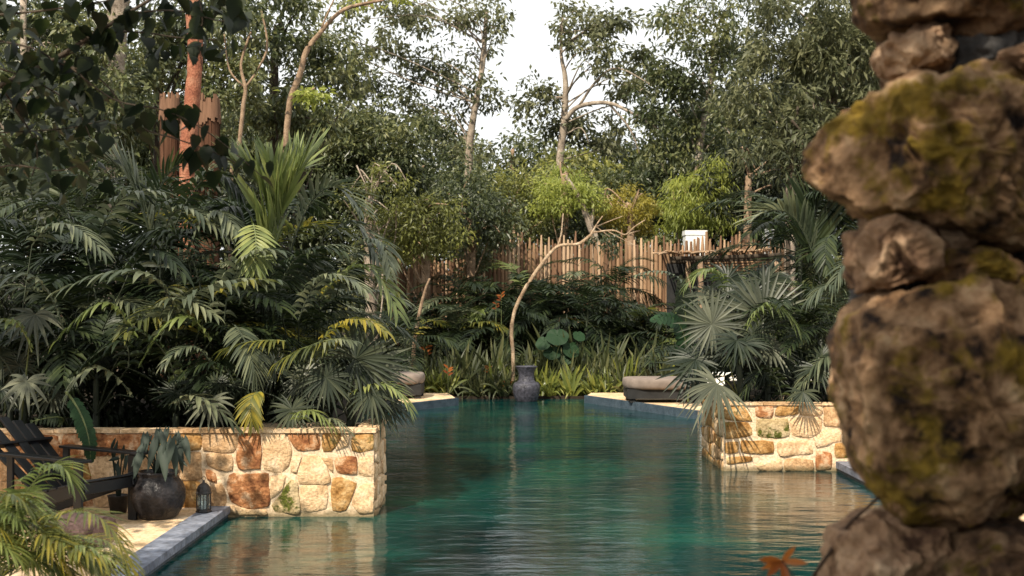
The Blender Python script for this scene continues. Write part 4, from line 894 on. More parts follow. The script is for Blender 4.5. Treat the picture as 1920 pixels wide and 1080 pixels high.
strap_row(7, 790, 850, 25.9, .13, sm[3:], 1.2, 'strap-leaved plant on the edge of the far left deck', 'strap-leaved plants on the far left deck')
# elephant ears
def big_leaf(root, c, N, r_, notch=True, mk='big_leaf'):
    N = Vector(N).normalized(); U = Vector((0,0,-1)); U = (U-N*U.dot(N)).normalized() if abs(N.z) < .98 else Vector((0,-1,0)); S_ = U.cross(N)
    n_ = 22; V = [Vector(c)-N*r_*.06]
    for ring, f_ in ((0,.5),(1,1.0)):
        for i in range(n_):
            a_ = i/n_*2*math.pi; rr_ = r_*f_*(1+.25*math.cos(a_))*(1-.35*math.exp(-((a_-math.pi)/.28)**2))*(1+.05*math.sin(a_*7))
            V.append(Vector(c)+(U*math.cos(a_)+S_*math.sin(a_))*rr_+N*(.05*r_*math.sin(a_*6)*f_-.12*r_*f_*f_*math.cos(a_)))
    Fc = [(0,1+i,1+(i+1)%n_) for i in range(n_)]+[(1+i,1+n_+i,1+n_+(i+1)%n_,1+(i+1)%n_) for i in range(n_)]
    q = MB(); q.add(V, Fc); q.tube([Vector((0,0,0)), Vector(c)*.6+Vector((0,0,.2*Vector(c).length*.3)), Vector(c)], [.016,.012,.008], 5, 0, 3, False)
    return q.build('leaf', M[mk], root, True)
ee = thing('elephant_ear', (gx(1048, 27), 27, .05), 'elephant ear plant with broad round green leaves right of the curved tree', 'plant'); o = Vector(ee.location)
for (x_, y_, r_, N) in ((1045,628,19,(0,-.7,.8)),(1020,640,14,(-.3,-.7,.6)),(1070,652,15,(.3,-.8,.5)),(1035,658,15,(0,-.7,.7)),(1085,628,11,(.3,-.7,.7)),(1060,670,12,(0,-.8,.6))):
    big_leaf(ee, P(x_, y_, 26.7)-o, N, r_*26.7/F*1.1)
# torn broad leaf plant right
bn = thing('banana_plant', (gx(1290, 22), 22, .14), 'broad torn-leaved plant left of the grey fan palm', 'plant'); o = Vector(bn.location)
def banana_leaf(root, a_, b_, c_, w_, mk, seed=0):
    rs = random.Random(seed); V, Fc, MI = [], [], []
    n_ = 15
    for i in range(n_):
        t_ = .15+.85*i/(n_-1); p = bez(a_, b_, c_, t_); tg = (bez(a_, b_, c_, min(1,t_+.03))-bez(a_, b_, c_, t_-.03)).normalized()
        sd = tg.cross(Vector((0,-.7,.7))); sd.normalize(); up = sd.cross(tg)
        f_ = math.sin(math.pi*min(.97, .12+.85*t_))**.5
        for s_ in (-1, 1):
            blade(V, Fc, MI, p, (sd*s_+tg*.35+up*.1).normalized(), up, w_*f_*rs.uniform(.85,1.1), (c_-a_).length/n_*1.3, rs.uniform(.2,.5), [1,1,.95,.7], .05)
    q = MB(); q.tube([bez(a_, b_, c_, k/7) for k in range(8)], [.014*(1-.7*k/7) for k in range(8)], 5, 0, 1, False); o_ = len(V); V += [Vector(v) for v in q.v]; Fc += [tuple(i+o_ for i in f) for f in q.f]; MI += [1]*len(q.f)
    link('leaf', to_mesh('leaf', V, Fc, MI, [M[mk], M['stem']]), root)
banana_leaf(bn, Vector((0,0,.1)), P(1300,560,22)-o, P(1225,600,21.6)-o, .22, 'big_leaf', 1)
banana_leaf(bn, Vector((0,0,.1)), P(1290,575,22)-o, P(1275,525,21.8)-o, .2, 'fan', 2)
bl = thing('broad_leaf_plant', (gx(150, 11.8), 11.8, SZ), 'plant with one long pointed leaf hanging over the wall behind the chair', 'plant'); o = Vector(bl.location)
banana_leaf(bl, P(125,735,11.5)-o, P(170,790,11.3)-o, P(170,862,11.32)-o, .085, 'big_leaf', 3)
banana_leaf(bl, P(110,800,11.7)-o, P(140,770,11.6)-o, P(60,790,11.5)-o, .1, 'palm', 4)
petiole(bl, Vector((0,0,0)), P(125,735,11.5)-o)
# orange heliconia bracts
def flower(px, py, Y, s_, lab, zf=.05):
    p = P(px, py, Y); r0 = thing('orange_flower', (p.x, Y, zf), lab, 'flower'); q = MB(); q.tube([(0,0,0),(0,0,p.z-zf)], [.008,.006], 5, 0, 1); q.build('stem', M['stem'], r0)
    V, Fc, MI = [], [], []; rs = random.Random(px)
    for i in range(5):
        blade(V, Fc, MI, Vector((0,0,p.z-zf-.03*i*s_)), Vector((rs.choice((-1,1))*.8, -.3, rs.uniform(.2,1))).normalized(), Vector((0,-1,.2)), .12*s_, .035*s_, .2, PR_LEAF)
    link('petals', to_mesh('petals', V, Fc, MI, [M['orange']]), r0)
flower(940,552,28,1.1,'cluster of orange bracts before the fence, left of the curved tree')
flower(930,570,28,.9,'smaller orange bract just below the bigger orange cluster')
flower(840,690,25.2,1.2,'orange flower above the far left deck', .13)
flower(798,652,27,1.5,'orange flower at the foot of the thin bare stem')
flower(953,718,26.0,1.3,'orange flower at the water edge left of the urn')
flower(1160,722,26.0,1.0,'orange flower at the water edge near the rounded bench')
flower(915,688,26.3,.9,'tiny orange flower among the plants left of the urn')

# ------------------------------------------------------------------ urn, benches
UY = 25.3
urn = thing('urn', (gx(987, UY), UY, -.04), 'dark glazed urn with a wide rim standing in the water at the far end', 'urn')
k = UY/F; h = 70*k
prof = [(0,0),(17,0),(19,2),(22,8),(25,18),(26.3,28),(25.8,34),(23,38.5),(17,41),(15,44),(15,54),(16,60),(19.5,66),(20.5,68.5),(19.5,70),(16,68),(12.5,60),(12.5,44),(0,30)]
q = MB(); q.lathe([(a_*k*.98, b_*k) for a_, b_ in prof], n=32); q.build('body', M['urn'], urn, True)
q = MB(); n_ = 32
q.lathe([(20.6*k*.98+.004*math.cos(a_)+.0, 68.5*k+.010*math.sin(a_)) for a_ in [i*math.pi/4 for i in range(9)]], n=32); q.build('rim', M['urn'], urn, True)
def bench(x0, x1, ytop, ymid, ybot, Y, z0, lab):
    cx = (x0+x1)/2; root = thing('stone_bench', (gx(cx, Y), Y, z0), lab, 'bench'); w_ = (x1-x0)/2*Y/F; zt = P(0, ytop, Y).z-z0; zm = P(0, ymid, Y).z-z0
    q = MB(); N_ = 14; prof_ = []
    dpt = .55; hh = (zt-zm)/2
    rings = []
    import itertools
    def se(a_, rx, ry, e_=4): 
        c_, s_ = math.cos(a_), math.sin(a_); return (math.copysign(abs(c_)**(2/e_), c_)*rx, math.copysign(abs(s_)**(2/e_), s_)*ry)
    vs = []; zs = [-1,-.92,-.7,-.3,.3,.7,.92,1]
    for z_ in zs:
        inset = (1-math.sqrt(max(0, 1-abs(z_)**2.5)))*.05
        for i in range(36):
            x_, y_ = se(i/36*2*math.pi, w_-inset, dpt-inset); vs.append((x_, y_, zm+hh+hh*z_))
    fs = [(r_*36+i, r_*36+(i+1)%36, (r_+1)*36+(i+1)%36, (r_+1)*36+i) for r_ in range(len(zs)-1) for i in range(36)]+[tuple(range(36))[::-1], tuple(len(zs)*36-36+i for i in range(36))]
    q.add(vs, fs); q.build('seat', M['cushion'], root, True)
    q = MB(); q.box(-w_*.93, w_*.93, -dpt*.85, dpt*.85, .07, zm-.002); q.build('base', M['darkbase'], root)
    for sx in (-1, 1):
        for sy in (-1, 1):
            q = MB(); q.box(sx*w_*.8-.05, sx*w_*.8+.05, sy*dpt*.7-.05, sy*dpt*.7+.05, 0, .07); q.build('foot', M['darkbase'], root)
bench(1168,1310,708,727,748,23.6,.133,'rounded tan bench with a dark base on the far right deck')
bench(700,796,699,718,742,24.6,.133,'rounded tan bench half hidden by palms on the far left deck')
# pale parasol-like blank wall patches seen between right palms
pw = thing('white_wall', (5.4, 24.6, .05), 'low pale plaster wall glimpsed between the right palms', 'wall'); q = MB(); q.box(-1.9,3,0,.2,0,.50); q.build('panel', M['white'], pw)
q = MB(); q.box(-1.93,3.03,-.03,.23,.50,.55); q.build('coping', M['white'], pw)

# ------------------------------------------------------------------ deck objects
# pot with plant
PY = 10.95
pot = thing('plant_pot', (gx(296, PY), PY, DZ-.008), 'round black glazed pot against the wall left of the lantern', 'pot'); k = PY/F
q = MB(); q.lathe([(r_*k, z_*k) for r_, z_ in [(0,0),(30,0),(36,4),(46,20),(51,38),(51,52),(46,66),(38,76),(36,80),(39,84),(39,88),(35,88),(32,80),(30,70),(0,70)]], n=36); q.build('body', M['pot'], pot, True)
q = MB(); q.lathe([(0,.73*.44),(33*k,.73*.44-.004)], n=20); q.build('soil', M['soil'], pot)
pp = thing('potted_plant', (gx(296, PY), PY, DZ+.33), 'dark arrow-leaved plant growing in the round black pot', 'plant'); o = Vector(pp.location)
def arrow_leaf(root, base, tip, w_, N=(0,-1,.25), mk='pot_leaf', foot=Vector((0,0,0))):
    d = tip-base; L_ = d.length; d.normalize(); N = Vector(N); sd = d.cross(N).normalized(); nn = sd.cross(d)
    if nn.y > 0: nn = -nn
    prof_ = [(-.18,.28),(0,.5),(.2,.62),(.45,.55),(.7,.36),(.88,.16)]
    V = []; 
    for t_, ww in prof_:
        c_ = base+d*L_*max(t_, 0)+Vector((0,0,-.08*L_*t_*t_)); e_ = base+d*L_*t_+Vector((0,0,-.08*L_*t_*t_))
        V += [e_-sd*ww*w_-nn*.012, c_, e_+sd*ww*w_-nn*.012]
    V.append(tip+Vector((0,0,-.08*L_)))
    Fc = []
    for i in range(len(prof_)-1): a_ = i*3; Fc += [(a_,a_+1,a_+4,a_+3),(a_+1,a_+2,a_+5,a_+4)]
    a_ = (len(prof_)-1)*3; Fc += [(a_,a_+1,a_+3),(a_+1,a_+2,a_+3)]
    q = MB(); q.add(V, Fc); q.tube([foot, foot.lerp(base,.6)+Vector((0,0,.05)), base], [.008,.006,.005], 5, 0, 3, False); q.build('leaf', M[mk], root, True)
for (bx, by, tx, ty, w_, dy) in ((262,850,250,895,.06,-.22),(345,822,356,868,.055,-.12),(272,815,268,860,.06,-.05),(322,822,312,875,.06,-.25),(296,806,292,846,.05,.1),(306,852,310,900,.06,-.3),(268,835,246,872,.05,-.1),(290,826,276,880,.055,-.15),(300,812,318,860,.05,-.1),(312,805,300,850,.045,.05),(325,838,330,890,.055,-.18),(335,832,342,885,.05,-.05),(318,845,352,872,.045,-.1),(280,818,262,850,.045,.05),(305,835,290,885,.05,-.2),(332,812,340,850,.04,.1)):
    arrow_leaf(pp, P(bx,by,PY+dy)-o, P(tx,ty,PY+dy-.08)-o, w_)
sp2 = thing('small_plant', (gx(222,11.2), 11.2, DZ), 'small dark-leaved plant between the chair and the black pot', 'plant'); o = Vector(sp2.location)
for (bx, by, tx, ty, w_) in ((212,855,220,822,.03),(228,860,232,830,.03),(222,858,203,862,.03),(236,855,234,882,.03),(218,870,226,905,.035),(208,840,216,818,.025)):
    arrow_leaf(sp2, P(bx,by,11.15)-o, P(tx,ty,11.1)-o, w_, mk='pot_leaf')
q = MB(); q.lathe([(0,0),(.07,0),(.09,.14),(.095,.15),(.08,.15),(.075,.13),(0,.13)], n=18); q.build('pot', M['iron'], sp2, True)
# lantern
ln = thing('lantern', (gx(382, 11.15), 11.15, .0965), 'small domed iron lantern standing on the end of the slate coping', 'lantern', rz=R(12))
q = MB(); q.lathe([(0,0),(.068,0),(.070,.012),(.060,.02),(.060,.028),(0,.028)], n=6); q.build('base', M['iron'], ln)
q = MB()
for i in range(6):
    a_ = i*math.pi/3; c_ = (math.cos(a_)*.058, math.sin(a_)*.058); q.tube([(c_[0],c_[1],.025),(c_[0],c_[1],.165)], [.006,.006], 6, 0, 1)
    a2 = a_+math.pi/6; c2 = (math.cos(a2)*.050, math.sin(a2)*.050); q.tube([(c2[0],c2[1],.025),(c2[0],c2[1],.165)], [.0025,.0025], 5, 0, 1)
q.build('frame_bars', M['iron'], ln)
q = MB(); q.lathe([(.050,.03),(.050,.16)], n=6); q.build('glass', M['glass'], ln)
q = MB(); q.lathe([(0,.03),(.022,.03),(.022,.10),(0,.10)], n=14); q.build('candle', M['wax'], ln, True)
q = MB(); q.lathe([(.068,.160),(.070,.170),(.064,.180),(.062,.200),(.052,.225),(.034,.245),(.016,.256),(.010,.262),(.012,.27),(.006,.278),(0,.28)], n=12); q.build('dome', M['iron'], ln)
q = MB(); q.tube([(.016*math.cos(i*math.pi/6), 0, .293+.016*math.sin(i*math.pi/6)) for i in range(13)], [.003]*13, 5, 0, 1); q.build('ring', M['iron'], ln)
# chair
ch = thing('adirondack_chair', (gx(140, 10.75), 10.75, DZ-.008), 'black slatted deck chair at the left edge before the stone wall', 'chair', rz=R(-28))
CM = M['chair']
def slat(name, a_, b_, w_, th, side, n=1):
    """board from a_ to b_, width along side"""
    a_, b_ = Vector(a_), Vector(b_); d = (b_-a_).normalized(); sd = (Vector(side)-d*Vector(side).dot(d)).normalized(); nn = d.cross(sd)
    q = MB(); q.add([p+sd*x*w_/2+nn*y*th/2 for p in (a_, b_) for x, y in ((-1,-1),(1,-1),(1,1),(-1,1))], [(0,3,2,1),(4,5,6,7),(0,1,5,4),(1,2,6,5),(2,3,7,6),(3,0,4,7)])
    o_ = q.build(name, CM, ch); bv = o_.modifiers.new('b', 'BEVEL'); bv.width = .004; bv.segments = 2; return o_
for i in range(5):
    s_ = (i-2)*.115
    slat('back_slat', (-.20, s_*.9, .26), (-.86, s_*1.25, .84-abs(i-2)*.04), .092, .02, (0,1,0))
slat('back_rail', (-.30,-.27,.36), (-.30,.27,.36), .07, .025, (1,0,1)); slat('back_rail', (-.64,-.33,.63), (-.64,.33,.63), .06, .025, (1,0,1))
for i in range(6): slat('seat_slat', (.36-i*.105, -.28, .385-i*.026), (.36-i*.105, .28, .385-i*.026), .09, .02, (1,0,.25))
for s_ in (-1, 1):
    slat('side_rail', (.40, s_*.265, .36), (-.62, s_*.265, .03), .11, .024, (0,0,1))
    slat('leg', (.36, s_*.30, 0), (.36, s_*.30, .55), .09, .026, (1,0,0))
    slat('leg', (-.42, s_*.30, .10), (-.42, s_*.30, .57), .07, .026, (1,0,0))
    slat('armrest', (.48, s_*.33, .565), (-.48, s_*.33, .58), .13, .022, (0,1,0))
slat('front_apron', (.385,-.28,.33), (.385,.28,.33), .09, .022, (0,0,1))
# log
lg = thing('log_stool', (gx(158, 9.7), 9.7, DZ-.008), 'short dark log section lying on the deck before the chair', 'log', rz=R(-25))
rs = random.Random(2); q = MB(); n_ = 22; vs = []
for x_ in (-.24,-.1,.05,.18,.21):
    for i in range(n_):
        a_ = i/n_*2*math.pi; r_ = (.125 if x_ < .2 else .118)*(1+.10*noise.noise(Vector((math.cos(a_)*1.5, math.sin(a_)*1.5, x_*3)))); vs.append((x_, math.cos(a_)*r_*1.15, .115+math.sin(a_)*r_*.95))
q.add(vs, [(r_*n_+i, (r_+1)*n_+i, (r_+1)*n_+(i+1)%n_, r_*n_+(i+1)%n_) for r_ in range(4) for i in range(n_)]+[tuple(range(n_))]); q.build('bark', M['logbark'], lg, True)
q = MB(); vs = [(.211, v[1], v[2]) for v in vs[-n_:]]; q.add(vs+[(.205,0,.115)], [(i,(i+1)%n_,n_) for i in range(n_)]); q.build('cut_end', M['logend'], lg)
# foreground yellow-green palm, lower left
fg = thing('feather_palm', (gx(40, 6.4), 6.4, DZ), 'yellow-green fine-leaved palm in the lower left foreground', 'palm'); rs = random.Random(77)
tips = [((100,1000),(40,960)),((190,1075),(110,1025)),((150,1060),(80,1010)),((70,960),(20,940)),((220,1085),(120,1030)),((50,1000),(0,970)),((130,1085),(70,1040)),((235,1050),(130,960)),((132,900),(70,895)),((60,930),(20,955)),((170,1060),(90,1010)),((245,1075),(150,1010)),((120,1060),(60,1000)),((30,975),(-20,975)),((200,1080),(100,1040)),((80,1075),(20,1020)),((20,1010),(-40,980)),((60,960),(0,940)),((40,1060),(-30,1010)),((140,1090),(50,1050)),((225,1060),(110,1020)),((90,1010),(30,990))]
o = Vector(fg.location)
for i, (tp, md) in enumerate(tips):
    Yt = 6.2+rs.uniform(-.5,.3); b0 = Vector((rs.uniform(-.08,.08)-.15, rs.uniform(-.1,.1), .35+rs.uniform(0,.1))); mid = P(*md, Yt+.1)-o; b2 = P(*tp, Yt)-o; b1 = mid*2-(b0+b2)*.5
    me = frond_mesh(b0, b1, b2, 34, .17, .014, .45, .15, mats_of(['palm_lite','palm_yel','palm_yel','palm_lite','palm_yel'][i%5]), rs, .3, .005); link('frond', me, fg)
q = MB()
for i in range(5): q.tube([(rs.uniform(-.1,.1)-.15, rs.uniform(-.1,.1), -.01), (-.15+rs.uniform(-.05,.05), rs.uniform(-.05,.05), .42)], [.018,.012], 6, 0, 1)
q.build('stems', M['stem'], fg, True)

# ------------------------------------------------------------------ near overhanging branch
NB = 6.5
nb = thing('overhanging_branch', P(-60,190,NB), 'dark leafy branch hanging across the top left corner close to the viewer', 'branch'); o = Vector(nb.location)
twigs = [[(-60,190,5),(0,160,5),(90,118,4.5),(180,62,4),(240,25,3.5),(330,-30,3)],
 [(-40,70,2),(60,90,2),(110,118,2),(190,150,1.8),(260,235,1.5),(330,260,1.4),(400,285,1.2),(470,320,1)],
 [(120,115,2),(210,185,1.6),(300,205,1.4),(360,230,1.2),(420,270,1),(490,330,1)],
 [(-30,250,1.8),(70,245,1.5),(130,240,1.2),(200,225,1)],[(180,62,2.2),(260,60,1.8),(330,70,1.4),(410,75,1)],[(240,25,2),(330,20,1.6),(420,40,1.2),(450,20,1)],
 [(-30,30,2.5),(80,20,2),(180,5,1.5),(260,-10,1)],[(90,118,2),(150,90,1.5),(190,40,1.2)],[(0,160,2.2),(40,220,1.8),(70,280,1.3),(60,330,1)],[(-60,330,2),(20,310,1.6),(110,320,1.2),(170,300,1)],
 [(-30,120,2),(60,150,1.6),(140,200,1.4),(170,260,1)],[(370,-20,1.6),(380,40,1.3),(372,75,1),(385,160,.8)]]
bp_ = []
for j, tw in enumerate(twigs):
    q = MB(); Yj = NB+random.uniform(-.4,.4) if j else NB
    pts = [P(a_, b_, NB+(Yj-NB)*min(1, i*.5))-o for i, (a_, b_, c_) in enumerate(tw)]; rad = [c_*NB/F for a_, b_, c_ in tw]
    q.tube(pts, rad, 6, 0, 4, False); q.build('bough' if j == 0 else 'twig', M['bark_dark'], nb, True)
    sp_, _ = spline(pts, rad, 10); bp_.append(sp_)
# leaf meshes (cordate)
lm = []
for s_ in range(5):
    rs = random.Random(s_); prof_ = [(-.06,.18),(.08,.42),(.3,.48),(.55,.36),(.78,.17)]; V = []; cv = rs.uniform(.05,.35)
    for t_, ww in prof_:
        c_ = Vector((max(t_,0), 0, -cv*t_*t_)); V += [Vector((t_, ww*.8, .10*ww-cv*t_*t_)), c_, Vector((t_, -ww*.8, .10*ww-cv*t_*t_))]
    V.append(Vector((1.0, 0, -cv*1.1))); Fc = []
    for i in range(4): a_ = i*3; Fc += [(a_,a_+1,a_+4,a_+3),(a_+1,a_+2,a_+5,a_+4)]
    Fc += [(12,13,15),(13,14,15)]
    q = MB(); q.add(V, Fc); lm.append(q.mesh('leaf', M['lf_near'], True))
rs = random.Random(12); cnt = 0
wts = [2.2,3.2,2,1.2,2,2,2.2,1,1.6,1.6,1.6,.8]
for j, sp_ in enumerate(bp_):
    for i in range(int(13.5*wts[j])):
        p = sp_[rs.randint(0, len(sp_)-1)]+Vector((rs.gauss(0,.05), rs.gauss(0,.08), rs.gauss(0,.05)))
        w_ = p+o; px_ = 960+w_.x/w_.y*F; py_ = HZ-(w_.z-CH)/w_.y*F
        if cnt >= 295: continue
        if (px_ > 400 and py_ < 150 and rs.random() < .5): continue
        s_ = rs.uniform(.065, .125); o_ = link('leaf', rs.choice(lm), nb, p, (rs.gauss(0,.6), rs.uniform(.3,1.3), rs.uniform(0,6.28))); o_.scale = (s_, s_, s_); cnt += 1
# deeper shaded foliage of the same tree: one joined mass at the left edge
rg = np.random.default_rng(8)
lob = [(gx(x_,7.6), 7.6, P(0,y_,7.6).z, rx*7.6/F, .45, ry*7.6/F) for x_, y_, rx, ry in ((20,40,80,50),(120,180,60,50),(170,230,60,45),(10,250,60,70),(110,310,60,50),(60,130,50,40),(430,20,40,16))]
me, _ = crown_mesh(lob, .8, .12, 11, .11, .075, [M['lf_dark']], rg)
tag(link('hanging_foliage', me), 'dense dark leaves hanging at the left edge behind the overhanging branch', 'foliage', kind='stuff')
# unseen trees outside the frame, added only for the shade they cast
def canopy(name, lobes, trunkpts, lab, seed, mk='lf_mid', k=1.4):
    root = thing(name, (trunkpts[0][0], trunkpts[0][1], 0.05), lab, 'tree'); o_ = Vector(root.location)
    q = MB(); q.tube([Vector(p)-o_ for p in trunkpts], [.22,.2,.16,.1][:len(trunkpts)], 10, 0, 4, True, .15); q.build('trunk', M['bark_dark'], root, True)
    me, _ = crown_mesh([(a_-o_.x, b_-o_.y, c_-o_.z, d_, e_, f_) for a_, b_, c_, d_, e_, f_ in lobes], k, .4, 60, .17, .10, [M[mk]], np.random.default_rng(seed)); link('crown', me, root)
canopy('added_shade_tree', [(-5.75,8.0,3.9,.95,.7,.9),(-6.3,8.2,5.2,1.1,.7,.8),(-5.2,8.0,7.2,1.5,1.0,1.0),(-3.2,8.4,7.6,1.3,1.0,1.0),(-6.8,7.8,8.2,1.6,1.2,1.2),(-4.4,7.8,9.0,1.8,1.2,.8)], [(-10.2,8.0,.05),(-9.8,8.0,3),(-8.5,8,6.5),(-5,8,8.5)], 'unseen tree added above the frame to shade the palms of the left bed', 91, k=.55)
canopy('added_shade_tree', [(-3.6,3.2,5.9,1.3,.9,.6),(-2.2,3.0,6.1,1.1,.9,.6),(-4.6,3.4,6.3,1.0,.9,.6)], [(-7.5,2.5,.05),(-7.2,2.6,3),(-6,2.9,5.4),(-3.5,3.1,6)], 'unseen tree added beside the deck to shade the overhanging branch', 93, k=3.0)
canopy('added_shade_tree', [(-.3,-1.2,6.0,1.7,1.2,.9),(.5,-2.2,6.6,1.8,1.2,.9),(1.2,-.6,6.2,1.4,1.0,.7),(-1.2,-2.2,6.4,1.4,1,.8)], [(3.2,-3.5,.05),(3,-3.4,3),(2,-2.8,5),(.3,-1.8,6.2)], 'unseen tree added behind the viewer to shade the boulders', 92, k=3.0)

canopy('added_shade_tree', [(-5.0,8.0,3.6,.75,.6,.75),(-5.6,8.1,4.5,.9,.6,.6),(-4.6,8.0,4.4,.5,.5,.35)], [(-8.2,7.8,.05),(-7.6,7.9,2),(-6.6,8,3.4),(-5.2,8,3.8)], 'small unseen tree added left of the frame to shade the chair', 94, k=3.2)  # out of view, added to keep the sun off chair and pot
# ------------------------------------------------------------------ foreground boulder wall
BY = 3.0
bw = thing('boulder_wall', P(1800,1250,BY+.3), 'rough mossy boulder wall filling the right edge, out of focus close to the viewer', 'stone wall'); bo = Vector(bw.location)
def boulder(poly, mt, thick, dy, seed, rough=1.0):
    cx = sum(p[0] for p in poly)/len(poly); cy = sum(p[1] for p in poly)/len(poly)
    Y = BY+dy; angs = []
    for (x_, y_) in poly: angs.append((math.atan2(-(y_-cy), x_-cx) % (2*math.pi), math.hypot(x_-cx, y_-cy)))
    angs.sort()
    def rad(a_):
        a_ %= 2*math.pi
        for i in range(len(angs)):
            a0, r0 = angs[i]; a1, r1 = angs[(i+1) % len(angs)]; span = (a1-a0) % (2*math.pi); d_ = (a_-a0) % (2*math.pi)
            if d_ <= span:
                # straight edge between the two corners
                x0, y0, x1, y1 = r0*math.cos(a0), r0*math.sin(a0), r1*math.cos(a1), r1*math.sin(a1)
                dx, dy_ = x1-x0, y1-y0; den = dx*math.sin(a_)-dy_*math.cos(a_)
                return abs((x0*dy_-y0*dx)/den) if abs(den) > 1e-6 else r0
        return angs[0][1]
    na, nb_ = 190, 96; RA = [rad(i/na*2*math.pi) for i in range(na)]
    RA = [(RA[i-2]+2*RA[i-1]+3*RA[i]+2*RA[(i+1) % na]+RA[(i+2) % na])/9 for i in range(na)]
    c = P(cx, cy, Y)-bo; k_ = Y/F; vs = []
    RA = [r_*(1.07 if max(RA) < 130 else 1.02) for r_ in RA]
    rp = random.Random(seed*7+1); planes = []; mr_ = sum(RA)/na*k_
    for _ in range(30):
        n_ = Vector((rp.uniform(-.9,.9), -rp.uniform(.45,1), rp.uniform(-.9,.9))).normalized()
        planes.append((n_, (abs(n_.x)*mr_+abs(n_.z)*mr_*.8)*.5+abs(n_.y)*thick*rp.uniform(.45,.8)))
    for j in range(nb_+1):
        ph = -math.pi/2+math.pi*j/nb_; cr = abs(math.cos(ph))**.62; sy = math.copysign(abs(math.sin(ph))**.8, math.sin(ph))
        for i in range(na):
            a_ = i/na*2*math.pi; r_ = RA[i]*k_*cr; p = Vector((math.cos(a_)*r_, sy*thick, math.sin(a_)*r_))
            q_ = p+Vector((seed*3.7, seed*1.3, 0))
            for n_, d_ in planes:
                ex = p.dot(n_)-d_
                if ex > 0: p = p-n_*ex*.99
            nz_ = noise.noise(q_*4)*.030+(.25-abs(noise.noise(q_*8)))*.050+(.2-abs(noise.noise(q_*21)))*.026+noise.noise(q_*50)*.006+noise.noise(q_*110)*.003
            rd = 1-abs(noise.noise(q_*7+Vector((9,9,9))))*2
            nz_ -= max(0, rd-.8)*.09*max(0, noise.noise(q_*2.5)+.3)
            dirn = p.normalized() if p.length > 1e-5 else Vector((0, sy, 0))
            vs.append(c+p+dirn*nz_*rough)
    fs = [(j*na+i, j*na+(i+1) % na, (j+1)*na+(i+1) % na, (j+1)*na+i) for j in range(nb_) for i in range(na)]
    q = MB(); q.add(vs, fs); return q.build('boulder', M[mt], bw, True)
boulder([(1615,-40),(1640,15),(1672,42),(1740,55),(1850,70),(2000,75),(2100,0),(2050,-150),(1850,-230),(1680,-160)], 'boulder', .30, .16, 1)
boulder([(1645,92),(1668,66),(1720,52),(1790,62),(1800,110),(1780,150),(1740,158),(1680,150),(1655,122)], 'boulder_bare', .15, .12, 2)
boulder([(1740,75),(1850,68),(1960,75),(2050,120),(1960,150),(1850,158),(1750,160)], 'boulder_grey', .2, .16, 3)
boulder([(1522,290),(1540,250),(1600,205),(1660,175),(1720,155),(1830,130),(1900,108),(2060,130),(2150,300),(2050,480),(1900,470),(1800,440),(1700,420),(1625,402),(1570,355),(1532,325)], 'boulder_moss', .33, .02, 4)
boulder([(1890,105),(1930,95),(2040,110),(2050,160),(1930,150)], 'boulder_bare', .16, -.05, 5)
boulder([(1605,432),(1660,420),(1730,440),(1762,470),(1765,510),(1740,530),(1680,535),(1612,552),(1605,500)], 'boulder_bare', .20, .0, 6)
boulder([(1712,412),(1745,398),(1790,408),(1812,440),(1770,462),(1722,445)], 'boulder_bare', .1, .02, 7)
boulder([(1620,540),(1690,528),(1760,525),(1790,560),(1760,600),(1660,590),(1618,575)], 'boulder_grey', .2, .16, 8)
boulder([(1755,500),(1775,472),(1830,457),(1880,478),(1910,500),(1880,530),(1800,545),(1762,530)], 'boulder_moss', .17, -.02, 9)
boulder([(1860,470),(1960,440),(2080,470),(2100,540),(1960,580),(1880,520)], 'boulder', .2, .08, 10)
boulder([(1583,640),(1592,600),(1640,565),(1690,550),(1740,545),(1800,530),(1880,512),(2000,520),(2130,640),(2150,860),(2020,1000),(1880,1010),(1790,1012),(1720,985),(1690,955),(1670,925),(1640,890),(1612,820),(1590,750),(1583,690)], 'boulder_moss', .36, -.02, 11)
boulder([(1565,1050),(1572,1000),(1610,980),(1680,965),(1740,985),(1765,1030),(1775,1090),(1760,1180),(1640,1200),(1560,1150)], 'boulder_bare', .24, -.02, 12)
boulder([(1760,1060),(1790,1020),(1850,1000),(1920,1005),(2050,1020),(2080,1120),(1950,1230),(1820,1200),(1765,1130)], 'boulder', .24, -.12, 13)
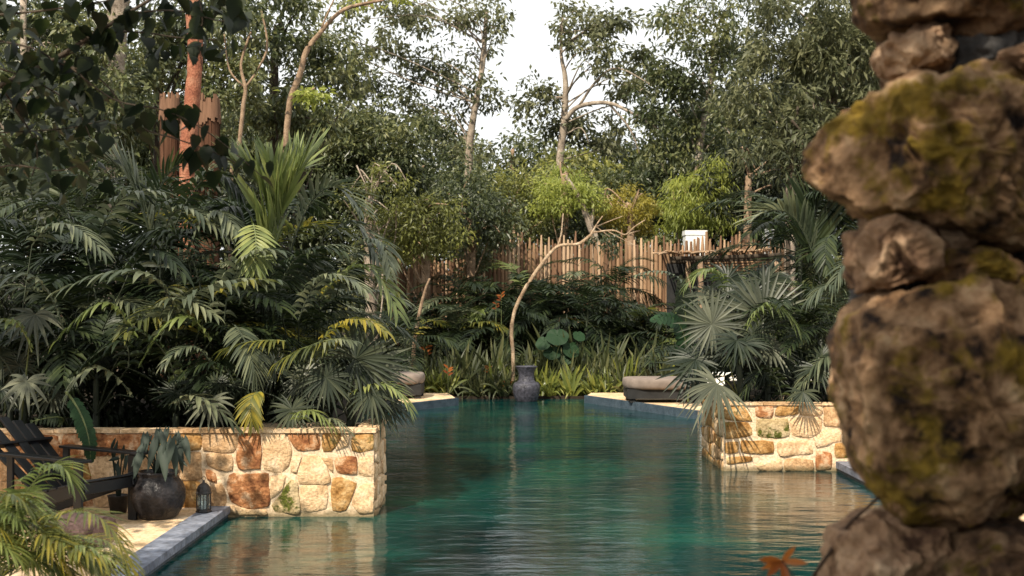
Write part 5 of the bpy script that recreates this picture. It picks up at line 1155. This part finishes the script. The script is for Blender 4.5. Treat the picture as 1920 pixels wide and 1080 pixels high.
# filler boulders behind and beyond the edge
for i, (x_, y_, r_) in enumerate(((1900,60,150),(1960,300,220),(1880,500,160),(2050,700,240),(1800,1020,110),(2300,200,260),(2330,600,260),(2300,1000,260),(1750,1250,180),(2050,1300,240),(2050,-300,230),(1600,-330,190),(1800,-420,200),(2300,-250,240),(2100,-600,240),(1800,-700,180))):
    boulder([(x_+math.cos(a_)*r_*(1+.1*math.sin(a_*3+i)), y_-math.sin(a_)*r_*.85) for a_ in [j*math.pi/5 for j in range(10)]], 'boulder', .32, .42 if x_ < 2000 and y_ > -100 and y_ < 1100 else .15, 20+i)
for i, (x_, y_, z_) in enumerate([(1.75+.12*math.sin(a_*2.3), y_, z_) for a_, (y_, z_) in enumerate([(y_, z_) for y_ in (2.0, 1.3, .6) for z_ in (.2, .85, 1.5, 2.15, 2.8, 3.4)])]):  # unseen boulders beside the viewer, added to block light from the right
    rr = .44; c_ = Vector((x_, y_, z_)); vs = []; na, nb2 = 28, 16
    for j in range(nb2+1):
        for i2 in range(na):
            a_ = i2/na*2*math.pi; ph = -math.pi/2+math.pi*j/nb2; d_ = Vector((math.cos(a_)*math.cos(ph), math.sin(a_)*math.cos(ph), math.sin(ph)*.85))
            vs.append(c_-bo+d_*rr*(1+.3*noise.noise(d_*1.7+Vector((i*3.3,0,0)))))
    q = MB(); q.add(vs, [(j*na+k2, j*na+(k2+1) % na, (j+1)*na+(k2+1) % na, (j+1)*na+k2) for j in range(nb2) for k2 in range(na)]); q.build('boulder', M['boulder'], bw, True)
boulder([(1640,380),(1750,370),(1850,420),(1850,600),(1760,640),(1640,620),(1622,500)], 'boulder', .25, .3, 61)
boulder([(1660,20),(1760,10),(1850,80),(1850,200),(1700,200),(1668,120)], 'boulder', .25, .42, 62)
# twig with an orange leaf
tw = thing('twig', P(1655,925,3.0), 'thin dark twig hanging below the boulder', 'twig'); o = Vector(tw.location)
q = MB(); q.tube([P(a_, b_, 3.0)-o for a_, b_ in ((1660,920),(1628,950),(1590,985),(1568,1020),(1535,1065),(1510,1110))], [.004,.0045,.0045,.0045,.005,.005], 6, 0, 4); q.build('stem', M['twig'], tw, True)
ol = thing('orange_leaf', P(1466,1050,3.1), 'blurred orange lobed leaf at the bottom edge over the water', 'leaf'); o = Vector(ol.location)
V, Fc, MI = [], [], []
for (x_, y_, w_) in ((1425,1045,.02),(1490,1022,.016),(1512,1052,.018),(1440,1075,.02),(1478,1100,.022),(1430,1062,.016)):
    d = P(x_, y_, 3.08)-P(1466,1053,3.1); blade(V, Fc, MI, Vector((0,0,-.004)), d.normalized(), Vector((0,-1,.2)), d.length*1.1, w_, .1, [.4,.8,1,.7], .1)
link('blade', to_mesh('blade', V, Fc, MI, [M['orange']]), ol)
q = MB(); q.tube([(0,0,0), P(1500,1095,3.05)-o, P(1512,1112,3.0)-o], [.0015,.0018,.002], 5, 0, 3); q.build('stalk', M['twig'], ol, True)
